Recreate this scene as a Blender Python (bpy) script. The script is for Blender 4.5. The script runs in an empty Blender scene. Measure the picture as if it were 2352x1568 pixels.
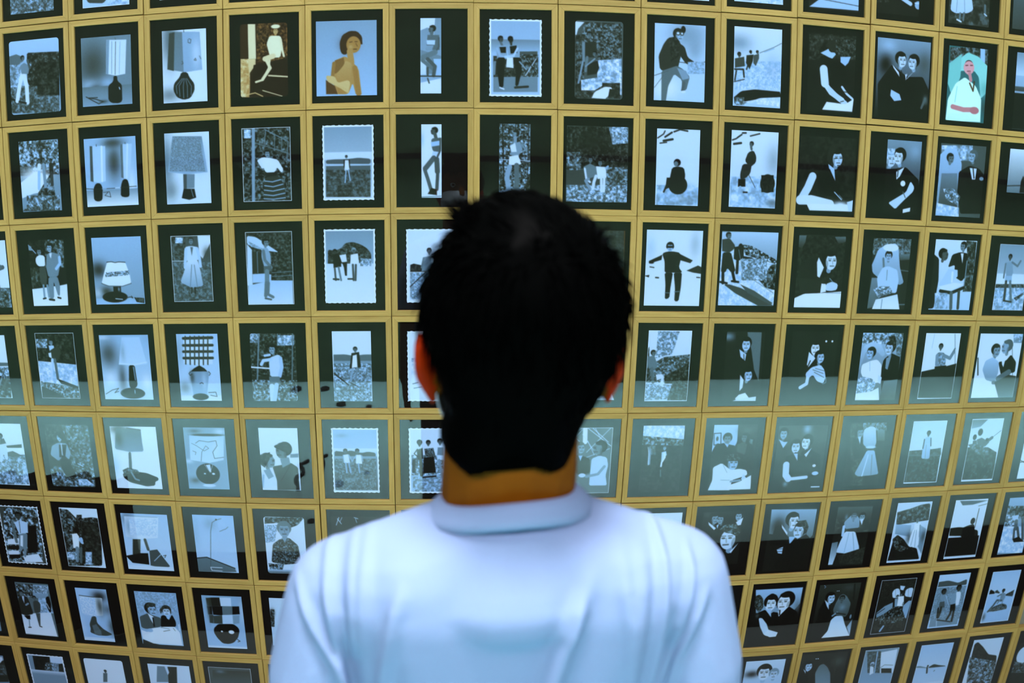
# Gallery wall of wood-framed snapshots seen over a visitor's shoulders (Blender 4.5)
import bpy, bmesh, math, random
import numpy as np
from mathutils import Vector, Matrix, noise
C = bpy.context.scene.collection
W, H = 0.2, 0.252716            # pitch of the hanging grid
CAM_D, CX, CZ, CAM_H = 1.993590, 1.124611, -0.598126, 1.80
GZ = CAM_H - CZ               # height of the top of the grid
random.seed(5)

# ------------------------------------------------------------------ helpers
def link(o, parent=None):
    C.objects.link(o)
    if parent is not None: o.parent = parent
    return o
def tag(o, label=None, cat=None, group=None, kind=None):
    if label: o['label'] = label
    if cat: o['category'] = cat
    if group: o['group'] = group
    if kind: o['kind'] = kind
    return o
def empty(name, loc=(0, 0, 0), rot=(0, 0, 0)):
    o = bpy.data.objects.new(name, None); o.location = loc; o.rotation_euler = rot
    o.empty_display_size = 0.05
    return link(o)
def mesh_obj(name, verts, faces, mats, parent=None, smooth=False, mat_idx=None):
    me = bpy.data.meshes.new(name)
    me.from_pydata([tuple(v) for v in verts], [], faces)
    for m in (mats if isinstance(mats, (list, tuple)) else [mats]): me.materials.append(m)
    if mat_idx is not None: me.polygons.foreach_set('material_index', mat_idx)
    if smooth: me.polygons.foreach_set('use_smooth', [True]*len(me.polygons))
    me.update()
    return link(bpy.data.objects.new(name, me), parent)
def box(x0, x1, y0, y1, z0, z1):
    v = [(x, y, z) for x in (x0, x1) for y in (y0, y1) for z in (z0, z1)]
    f = [(0, 1, 3, 2), (4, 6, 7, 5), (0, 4, 5, 1), (2, 3, 7, 6), (0, 2, 6, 4), (1, 5, 7, 3)]
    return v, f
def box_obj(name, b, mat, parent=None):
    v, f = box(*b); return mesh_obj(name, v, f, mat, parent)
def lin(c):
    c = np.asarray(c, float)/255.0
    return np.where(c <= 0.04045, c/12.92, ((c+0.055)/1.055)**2.4)
def mat_new(name):
    m = bpy.data.materials.new(name); m.use_nodes = True
    nt = m.node_tree; b = nt.nodes['Principled BSDF']
    return m, nt, b
def N(nt, t, **kw):
    n = nt.nodes.new(t)
    for k, v in kw.items():
        if k.startswith('i_'): n.inputs[k[2:].replace('_', ' ')].default_value = v
        else: setattr(n, k, v)
    return n

# ------------------------------------------------------------------ materials
def wood_mat(name, scale):
    m, nt, b = mat_new(name)
    tc = N(nt, 'ShaderNodeTexCoord'); mp = N(nt, 'ShaderNodeMapping'); mp.inputs['Scale'].default_value = scale
    oi = N(nt, 'ShaderNodeObjectInfo')
    ad = N(nt, 'ShaderNodeVectorMath', operation='ADD')
    ml = N(nt, 'ShaderNodeMath', operation='MULTIPLY'); ml.inputs[1].default_value = 37.0
    nt.links.new(oi.outputs['Random'], ml.inputs[0])
    nt.links.new(tc.outputs['Object'], ad.inputs[0]); nt.links.new(ml.outputs[0], ad.inputs[1])
    nt.links.new(ad.outputs[0], mp.inputs['Vector'])
    no = N(nt, 'ShaderNodeTexNoise'); no.inputs['Scale'].default_value = 1.0; no.inputs['Detail'].default_value = 5
    no.inputs['Roughness'].default_value = 0.62
    nt.links.new(mp.outputs[0], no.inputs['Vector'])
    cr = N(nt, 'ShaderNodeValToRGB')
    cr.color_ramp.elements[0].position = 0.25; cr.color_ramp.elements[0].color = (*lin((149, 124, 60)), 1)
    cr.color_ramp.elements[1].position = 0.75; cr.color_ramp.elements[1].color = (*lin((181, 154, 88)), 1)
    nt.links.new(no.outputs['Fac'], cr.inputs[0])
    hs = N(nt, 'ShaderNodeHueSaturation')
    mr = N(nt, 'ShaderNodeMapRange'); mr.inputs['To Min'].default_value = 0.9; mr.inputs['To Max'].default_value = 1.12
    nt.links.new(oi.outputs['Random'], mr.inputs['Value']); nt.links.new(mr.outputs[0], hs.inputs['Value'])
    nt.links.new(cr.outputs[0], hs.inputs['Color']); nt.links.new(hs.outputs[0], b.inputs['Base Color'])
    b.inputs['Roughness'].default_value = 0.55
    b.inputs['Specular IOR Level'].default_value = 0.3
    return m
WOOD_V = wood_mat('frame_wood_upright', (260, 260, 9))
WOOD_H = wood_mat('frame_wood_level', (9, 260, 260))
def plain(name, rgb, rough=0.9, spec=0.2, nscale=None, namp=0.08, bump=0):
    m, nt, b = mat_new(name)
    b.inputs['Roughness'].default_value = rough; b.inputs['Specular IOR Level'].default_value = spec
    col = lin(rgb)
    if nscale:
        no = N(nt, 'ShaderNodeTexNoise'); no.inputs['Scale'].default_value = nscale; no.inputs['Detail'].default_value = 4
        tc = N(nt, 'ShaderNodeTexCoord'); nt.links.new(tc.outputs['Object'], no.inputs['Vector'])
        cr = N(nt, 'ShaderNodeValToRGB')
        cr.color_ramp.elements[0].position = 0.3; cr.color_ramp.elements[0].color = (*np.clip(col*(1-namp), 0, 1), 1)
        cr.color_ramp.elements[1].position = 0.7; cr.color_ramp.elements[1].color = (*np.clip(col*(1+namp), 0, 1), 1)
        nt.links.new(no.outputs['Fac'], cr.inputs[0]); nt.links.new(cr.outputs[0], b.inputs['Base Color'])
        if bump:
            bp = N(nt, 'ShaderNodeBump'); bp.inputs['Strength'].default_value = bump; bp.inputs['Distance'].default_value = 0.001
            nt.links.new(no.outputs['Fac'], bp.inputs['Height']); nt.links.new(bp.outputs[0], b.inputs['Normal'])
    else: b.inputs['Base Color'].default_value = (*col, 1)
    return m
MAT_BLACK = plain('mat_board_black', (16, 13, 10), 0.95, 0.1, 900, 0.4)
# print paper: the pictures are stored on the print's own vertices
PRINT, nt, b = mat_new('photographic_paper')
at = N(nt, 'ShaderNodeAttribute'); at.attribute_name = 'picture'
nt.links.new(at.outputs['Color'], b.inputs['Base Color'])
b.inputs['Roughness'].default_value = 0.8; b.inputs['Specular IOR Level'].default_value = 0.1
# clear glazing
GLASS = bpy.data.materials.new('picture_glass'); GLASS.use_nodes = True
nt = GLASS.node_tree; nt.nodes.clear()
out = N(nt, 'ShaderNodeOutputMaterial'); mx = N(nt, 'ShaderNodeMixShader'); tr = N(nt, 'ShaderNodeBsdfTransparent')
gl = N(nt, 'ShaderNodeBsdfGlossy'); gl.inputs['Roughness'].default_value = 0.0
fr = N(nt, 'ShaderNodeFresnel'); fr.inputs['IOR'].default_value = 1.52
ge = N(nt, 'ShaderNodeNewGeometry'); mi_ = N(nt, 'ShaderNodeMapRange')     # same index seen from inside the pane
mi_.inputs['To Min'].default_value = 1.52; mi_.inputs['To Max'].default_value = 1/1.52
nt.links.new(ge.outputs['Backfacing'], mi_.inputs['Value']); nt.links.new(mi_.outputs[0], fr.inputs['IOR'])
nt.links.new(fr.outputs[0], mx.inputs[0]); nt.links.new(tr.outputs[0], mx.inputs[1]); nt.links.new(gl.outputs[0], mx.inputs[2])
nt.links.new(mx.outputs[0], out.inputs[0])

# ------------------------------------------------------------------ the room
WALLP = plain('gallery_plaster', (120, 122, 110), 0.9, 0.2, 6, 0.05)
DARKP = plain('dark_green_plaster', (98, 114, 84), 0.9, 0.2, 4, 0.08)
FLOORM = plain('pale_polished_floor', (132, 150, 148), 0.6, 0.3, 3, 0.06)
CEILM = plain('dark_ceiling', (60, 72, 58), 0.9, 0.2, 3, 0.05)
RX, RY0, RY1, RZ = 8.0, -4.22, 0.02, 4.6
def struct(name, b, m):
    o = box_obj(name, b, m); o['kind'] = 'structure'; return o
struct('floor', (-RX, RX, RY0, RY1, -0.1, 0), FLOORM)
struct('ceiling', (-RX, RX, RY0, RY1, RZ, RZ+0.1), CEILM)
struct('wall_front', (-RX, RX, RY1, RY1+0.12, -0.1, RZ+0.1), WALLP)
struct('wall_rear', (-RX, RX, RY0-0.12, RY0, -0.1, RZ+0.1), DARKP)
struct('wall_left', (-RX-0.12, -RX, RY0-0.12, RY1+0.12, -0.1, RZ+0.1), DARKP)
struct('wall_right', (RX, RX+0.12, RY0-0.12, RY1+0.12, -0.1, RZ+0.1), DARKP)
o = box_obj('trim_1', (-RX+0.001, RX-0.001, RY0+0.001, RY0+0.03, 1.70, 1.745), plain('black_rail', (8, 8, 8), 0.6)); o['kind'] = 'structure'

# ------------------------------------------------------------------ picture painting
RAMPS = {
 'B': [(11, 7, 4), (44, 49, 44), (86, 110, 128), (136, 180, 236), (204, 226, 255)],
 's': [(20, 8, 2), (78, 56, 30), (146, 116, 64), (186, 176, 132), (208, 230, 224)],
 't': [(5, 20, 20), (30, 72, 80), (64, 136, 146), (120, 200, 214), (200, 244, 252)],
 'r': [(15, 2, 5), (70, 22, 26), (132, 58, 62), (190, 120, 125), (232, 194, 194)],
 'm': [(30, 5, 15), (88, 42, 56), (152, 96, 112), (205, 160, 180), (242, 218, 234)]}
RAMPS = {k: np.array(v, float) for k, v in RAMPS.items()}
def ramp(k, t):
    t = np.clip(np.asarray(t, float)/100.0, 0, 1)*4
    i = np.minimum(t.astype(int), 3); f = (t-i)[..., None]
    R = RAMPS[k]; return R[i]*(1-f)+R[i+1]*f
def tone(tok):
    return (tok[0], float(tok[1:])) if tok[0].isalpha() else ('B', float(tok))
def vnoise(nx, ny, px, py, size, seed):
    out = np.zeros((ny, nx)); amp = 1.0; tot = 0
    for o_ in range(3):
        s = max(size/(2**o_), 1.4)
        rng = np.random.RandomState((seed*7+o_*131) % 100003)
        gx, gy = px/s, py/s
        w, h = int(gx.max())+3, int(gy.max())+3
        g = rng.rand(h, w)
        ix, iy = gx.astype(int), gy.astype(int)
        fx, fy = gx-ix, gy-iy
        fx = fx*fx*(3-2*fx); fy = fy*fy*(3-2*fy)
        out += amp*((g[iy, ix]*(1-fx)+g[iy, ix+1]*fx)*(1-fy)+(g[iy+1, ix]*(1-fx)+g[iy+1, ix+1]*fx)*fy)
        tot += amp; amp *= 0.75
    return np.clip((out/tot-0.5)*2.1+0.5, 0, 1)
class Canvas:
    def soften(s):
        for ax in (0, 1):
            a = np.concatenate([np.take(s.im, [0], ax), s.im, np.take(s.im, [-1], ax)], ax); n = s.im.shape[ax]
            s.im = (np.take(a, range(0, n), ax)+3*np.take(a, range(1, n+1), ax)+np.take(a, range(2, n+2), ax))/5
    def __init__(s, w, h, step, seed):
        s.nx, s.ny = max(int(round(w/step))+1, 8), max(int(round(h/step))+1, 8)
        s.px, s.py = np.meshgrid(np.linspace(0, w, s.nx), np.linspace(0, h, s.ny))
        s.w, s.h, s.step, s.seed = w, h, w/(s.nx-1), seed
        s.im = np.tile(ramp('B', 50), (s.ny, s.nx, 1)); s.k = 0
    def put(s, mask, rgb):
        s.im = s.im*(1-mask[..., None])+rgb*mask[..., None]
    def poly(s, pts):
        if len(pts) >= 6:        # soften the corners of drawn shapes
            q = []; n0 = len(pts)
            for i in range(n0):
                a, v, b_ = pts[i-1], pts[i], pts[(i+1) % n0]
                if v[0] < 7 or v[0] > s.w-7 or v[1] < 7 or v[1] > s.h-7: q.append(v); continue
                for o_ in (a, b_):
                    d = math.hypot(o_[0]-v[0], o_[1]-v[1]) or 1; f = min(.25*d, 7)/d
                    q.append((v[0]+(o_[0]-v[0])*f, v[1]+(o_[1]-v[1])*f))
            pts = q
        X, Y = s.px, s.py; n = len(pts)
        ins = np.zeros(X.shape, bool); d2 = np.full(X.shape, 1e9)
        for i in range(n):
            x1, y1 = pts[i]; x2, y2 = pts[(i+1) % n]
            if y1 != y2:
                c = ((y1 > Y) != (y2 > Y)) & (X < (x2-x1)*(Y-y1)/(y2-y1)+x1); ins ^= c
            d2 = np.minimum(d2, s.seg(x1, y1, x2, y2))
        d = np.sqrt(d2); d = np.where(ins, d, -d)
        return np.clip(d/s.step*0.8+0.5, 0, 1)
    def seg(s, x1, y1, x2, y2):
        dx, dy = x2-x1, y2-y1; L = dx*dx+dy*dy
        t = np.clip(((s.px-x1)*dx+(s.py-y1)*dy)/L, 0, 1) if L else 0
        return (s.px-x1-t*dx)**2+(s.py-y1-t*dy)**2
    def stroke(s, pts, w):
        d2 = np.full(s.px.shape, 1e9)
        if len(pts) == 1: pts = pts*2
        for i in range(len(pts)-1): d2 = np.minimum(d2, s.seg(*pts[i], *pts[i+1]))
        r = max(w/2, 0.55*s.step)
        return np.clip((r-np.sqrt(d2))/s.step*0.8+0.5, 0, 1)*min(1, w/s.step*1.1)
    def ell(s, x, y, rx, ry):
        q = np.sqrt(((s.px-x)/max(rx, .1))**2+((s.py-y)/max(ry, .1))**2)
        return np.clip((1-q)*min(rx, ry)/s.step*0.8+0.5, 0, 1)
    def head(s, sk, hr, x, y, r, d):
        if d == 9: s.put(s.ell(x, y, r*.78, r), ramp(*hr)); return
        s.put(s.ell(x-.13*d*r, y-.2*r, r*.8, r*.84), ramp(*hr))
        fx = x+.1*d*r
        if r > 9: s.put(s.stroke([(x-.05*d*r, y+.5*r), (x-.1*d*r, y+1.02*r)], r*.5)*.85, ramp(sk[0], sk[1]*.8))
        s.put(s.ell(fx, y+.14*r, r*.58, r*.8), ramp(*sk))
        s.put(s.ell(fx-.12*d*r, y-.66*r, r*.58, r*.28), ramp(*hr))
        if r > 11:
            dk = ramp(sk[0], sk[1]*.35)
            for e in ((-.26, .26) if abs(d) < 2 else (.2*d/2,)):
                s.put(s.ell(fx+(e+.1*d)*r, y+.02*r, r*.15, r*.07)*.9, dk)
                s.put(s.stroke([(fx+(e-.17+.1*d)*r, y-.14*r), (fx+(e+.17+.1*d)*r, y-.15*r)], r*.07)*.7, dk)
            s.put(s.stroke([(fx+.14*d*r, y+.05*r), (fx+(.14*d+.05)*r, y+.36*r)], r*.09)*.35, dk)
            s.put(s.stroke([(fx+(.12*d-.2)*r, y+.56*r), (fx+(.12*d+.2)*r, y+.55*r)], r*.11)*.75, dk)
            if d: s.put(s.ell(fx-.5*np.sign(d)*r, y+.45*r, r*.2, r*.45)*.35, dk)
    def run(s, ops):
        for line in ops.split(';'):
            t = line.split()
            if not t: continue
            op = t[0]; s.k += 1
            if op == 'b': s.im[:] = ramp(*tone(t[1]))
            elif op in ('g', 'g2', 'G'):
                a, b_ = tone(t[1]), tone(t[2])
                if op == 'g': y0, y1, m = 0, s.h, np.ones(s.px.shape)
                elif op == 'g2':
                    y0, y1 = float(t[3]), float(t[4])
                    m = np.clip((s.py-y0)/s.step+.5, 0, 1)*np.clip((y1-s.py)/s.step+.5, 0, 1)
                else:
                    v = list(map(float, t[3:])); pts = list(zip(v[::2], v[1::2]))
                    y0, y1 = min(v[1::2]), max(v[1::2]); m = s.poly(pts)
                f = np.clip((s.py-y0)/max(y1-y0, 1), 0, 1)
                A = ramp(a[0], np.full(f.shape, a[1])); B = ramp(b_[0], np.full(f.shape, b_[1]))
                s.put(m, A*(1-f[..., None])+B*f[..., None])
            elif op == 'p':
                v = list(map(float, t[2:])); s.put(s.poly(list(zip(v[::2], v[1::2]))), ramp(*tone(t[1])))
            elif op == 'e':
                v = list(map(float, t[2:])); s.put(s.ell(*v[:4]), ramp(*tone(t[1])))
            elif op == 'k':
                v = list(map(float, t[2:]))
                q = ((s.px-v[0])/v[2])**2+((s.py-v[1])/v[3])**2
                s.put(np.exp(-q*1.6)*v[4]/10, ramp(*tone(t[1])))
            elif op == 's':
                v = list(map(float, t[3:])); s.put(s.stroke(list(zip(v[::2], v[1::2])), float(t[2])), ramp(*tone(t[1])))
            elif op == 'n':
                a, b_ = tone(t[1]), tone(t[2]); v = list(map(float, t[4:]))
                n = vnoise(s.nx, s.ny, s.px, s.py, float(t[3])*1.5, s.seed+s.k)
                s.put(s.poly(list(zip(v[::2], v[1::2]))), ramp(b_[0], a[1]+(b_[1]-a[1])*n**1.35))
            elif op == 'h':
                s.head(tone(t[1]), tone(t[2]), float(t[3]), float(t[4]), float(t[5]), int(t[6]))

# ------------------------------------------------------------------ the frames
OX, OZ, BAR = 0.1988/2, 0.2513/2, 0.0143          # half outer size, width of the wooden bars
def moulding_mesh():
    # four mitred bars; profile from outer back to inner back, front face at y = 0
    vs, fs, mi = [], [], []
    prof = [(0, 0.0185), (0, 0.0009), (0.0009, 0), (BAR-0.0009, 0), (BAR, 0.0009), (BAR, 0.0095), (BAR-0.003, 0.0095), (BAR-0.003, 0.0185)]
    g = 0.00012
    for side in range(4):
        base = len(vs)
        for end in (-1, 1):
            for (i, y) in prof:
                if side % 2 == 0:
                    z = (OZ-i)*(1 if side == 0 else -1); x = end*(OX-i-g)
                else:
                    x = (OX-i)*(1 if side == 1 else -1); z = end*(OZ-i-g)
                vs.append((x, y, z))
        n = len(prof)
        for k in range(n):
            k2 = (k+1) % n
            fs.append((base+k, base+k2, base+n+k2, base+n+k)); mi.append(0 if side % 2 else 1)
        fs.append(tuple(base+k for k in range(n))[::-1]); mi.append(0 if side % 2 else 1)
        fs.append(tuple(base+n+k for k in range(n))); mi.append(0 if side % 2 else 1)
    me = bpy.data.meshes.new('moulding'); me.from_pydata(vs, [], fs)
    me.materials.append(WOOD_V); me.materials.append(WOOD_H)
    me.polygons.foreach_set('material_index', mi)
    bm = bmesh.new(); bm.from_mesh(me); bmesh.ops.recalc_face_normals(bm, faces=bm.faces); bm.to_mesh(me); bm.free()
    return me
def box_mesh(name, b, mat):
    me = bpy.data.meshes.new(name); v, f = box(*b); me.from_pydata(v, [], f); me.materials.append(mat)
    bm = bmesh.new(); bm.from_mesh(me); bmesh.ops.recalc_face_normals(bm, faces=bm.faces); bm.to_mesh(me); bm.free()
    return me
ME_MOULD = moulding_mesh()
IN = BAR-0.002
ME_GLASS = box_mesh('glass_pane', (-OX+IN, OX-IN, 0.0030, 0.0048, -OZ+IN, OZ-IN), GLASS)
ME_MAT = box_mesh('mat_board', (-OX+BAR-0.0028, OX-BAR+0.0028, 0.0066, 0.0082, -OZ+IN, OZ-IN), MAT_BLACK)
GROUP = 'wood-framed snapshots hung edge to edge on the gallery wall'
def print_mesh(cv, L, T, style, seed):
    # L, T in metres, canvas in half millimetres
    nx, ny = cv.nx, cv.ny
    X = L+cv.px/2000; Z = T-cv.py/2000
    rng = np.random.RandomState(seed)
    if style == 'd':
        a = 0.0011
        ph = rng.rand(4)*6
        X[:, 0] += a*(np.sin(cv.py[:, 0]/4.2+ph[0])*.6+rng.rand(ny)*.9); X[:, -1] -= a*(np.sin(cv.py[:, 0]/4.6+ph[1])*.6+rng.rand(ny)*.9)
        Z[0, :] -= a*(np.sin(cv.px[0]/4.4+ph[2])*.6+rng.rand(nx)*.9); Z[-1, :] += a*(np.sin(cv.px[0]/4.1+ph[3])*.6+rng.rand(nx)*.9)
    if style == 'z':
        X[::2, 0] += 0.0022; X[::2, -1] -= 0.0022; Z[0, ::2] -= 0.0022; Z[-1, ::2] += 0.0022
    if style == 'r':
        Rr = 0.0075; x0, x1, z0, z1 = L, L+cv.w/2000, T-cv.h/2000, T
        for cx_, sx in ((x0+Rr, -1), (x1-Rr, 1)):
            for cz_, sz in ((z1-Rr, 1), (z0+Rr, -1)):
                dx, dz = X-cx_, Z-cz_
                m = (dx*sx > 0) & (dz*sz > 0) & (np.hypot(dx, dz) > Rr)
                q = np.hypot(dx, dz)+1e-9
                X[m] = (cx_+dx*Rr/q)[m]; Z[m] = (cz_+dz*Rr/q)[m]
    co = np.stack([X, np.full(X.shape, 0.0061), Z], -1).reshape(-1, 3)
    idx = np.arange(nx*ny).reshape(ny, nx)
    q = np.stack([idx[:-1, :-1], idx[1:, :-1], idx[1:, 1:], idx[:-1, 1:]], -1)
    if style == 'D':
        px, py = (cv.px[:-1, :-1]+cv.step/2), (cv.py[:-1, :-1]+cv.step/2)
        P_ = 26.0
        e = np.minimum.reduce([px-5*np.abs(np.sin(py/P_*math.pi)), cv.w-px-5*np.abs(np.sin(py/P_*math.pi)),
                               py-5*np.abs(np.sin(px/P_*math.pi)), cv.h-py-5*np.abs(np.sin(px/P_*math.pi))])
        q = q[e > 0]
    q = q.reshape(-1, 4)
    me = bpy.data.meshes.new('photo_print')
    me.vertices.add(len(co)); me.vertices.foreach_set('co', co.ravel())
    me.loops.add(q.size); me.loops.foreach_set('vertex_index', q.ravel())
    me.polygons.add(len(q)); me.polygons.foreach_set('loop_start', np.arange(0, q.size, 4)); me.polygons.foreach_set('loop_total', np.full(len(q), 4))
    me.update(calc_edges=True)
    ca = me.color_attributes.new('picture', 'FLOAT_COLOR', 'POINT')
    col = np.ones((len(co), 4)); col[:, :3] = lin(np.clip(cv.im, 0, 255)).reshape(-1, 3)
    ca.data.foreach_set('color', col.ravel())
    me.materials.append(PRINT)
    return me
def make_frame(line):
    head, desc, ops = line.split('|')
    t = head.split()
    r, c, jx, jz = map(int, t[:4]); st = t[4]; L, T, w, h = map(int, t[5:9])
    rng = random.Random(r*100+c)
    x = (c+.5)*W+jx*1e-4-CX; z = GZ-(r+.5)*H+jz*1e-4
    root = empty('picture_frame', (x, rng.uniform(-.0006, .0004), z),
                 (math.radians(rng.uniform(-.16, .16)), math.radians(rng.uniform(-.12, .12)), math.radians(rng.uniform(-.16, .16))))
    lab = 'frame: '+desc
    tag(root, lab, 'picture frame', GROUP)
    link(bpy.data.objects.new('moulding', ME_MOULD), root)
    link(bpy.data.objects.new('mat_board', ME_MAT), root)
    link(bpy.data.objects.new('glass_pane', ME_GLASS), root)
    # keep the print inside the frame opening
    ty = 215; by = 215
    if w > 0 and h > 0:
        cv = Canvas(w, h, STEP, r*31+c*7+11); cv.run(ops); cv.soften()
        if st in ('w', 'd', 'D', 'z'):
            bw = {'w': 1.8, 'd': 9, 'D': 9, 'z': 3}[st]
            e = np.minimum.reduce([cv.px, cv.w-cv.px, cv.py, cv.h-cv.py])
            cv.put(np.clip((bw-e)/cv.step+.5, 0, 1), ramp('B', 97))
        g = vnoise(cv.nx, cv.ny, cv.px, cv.py, 3, r+c*3)-.5
        cv.im = cv.im+g[..., None]*5
        p = link(bpy.data.objects.new('photo_print', print_mesh(cv, L/2000, T/2000, st, r*50+c)), root)
STEP = 2.3
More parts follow.
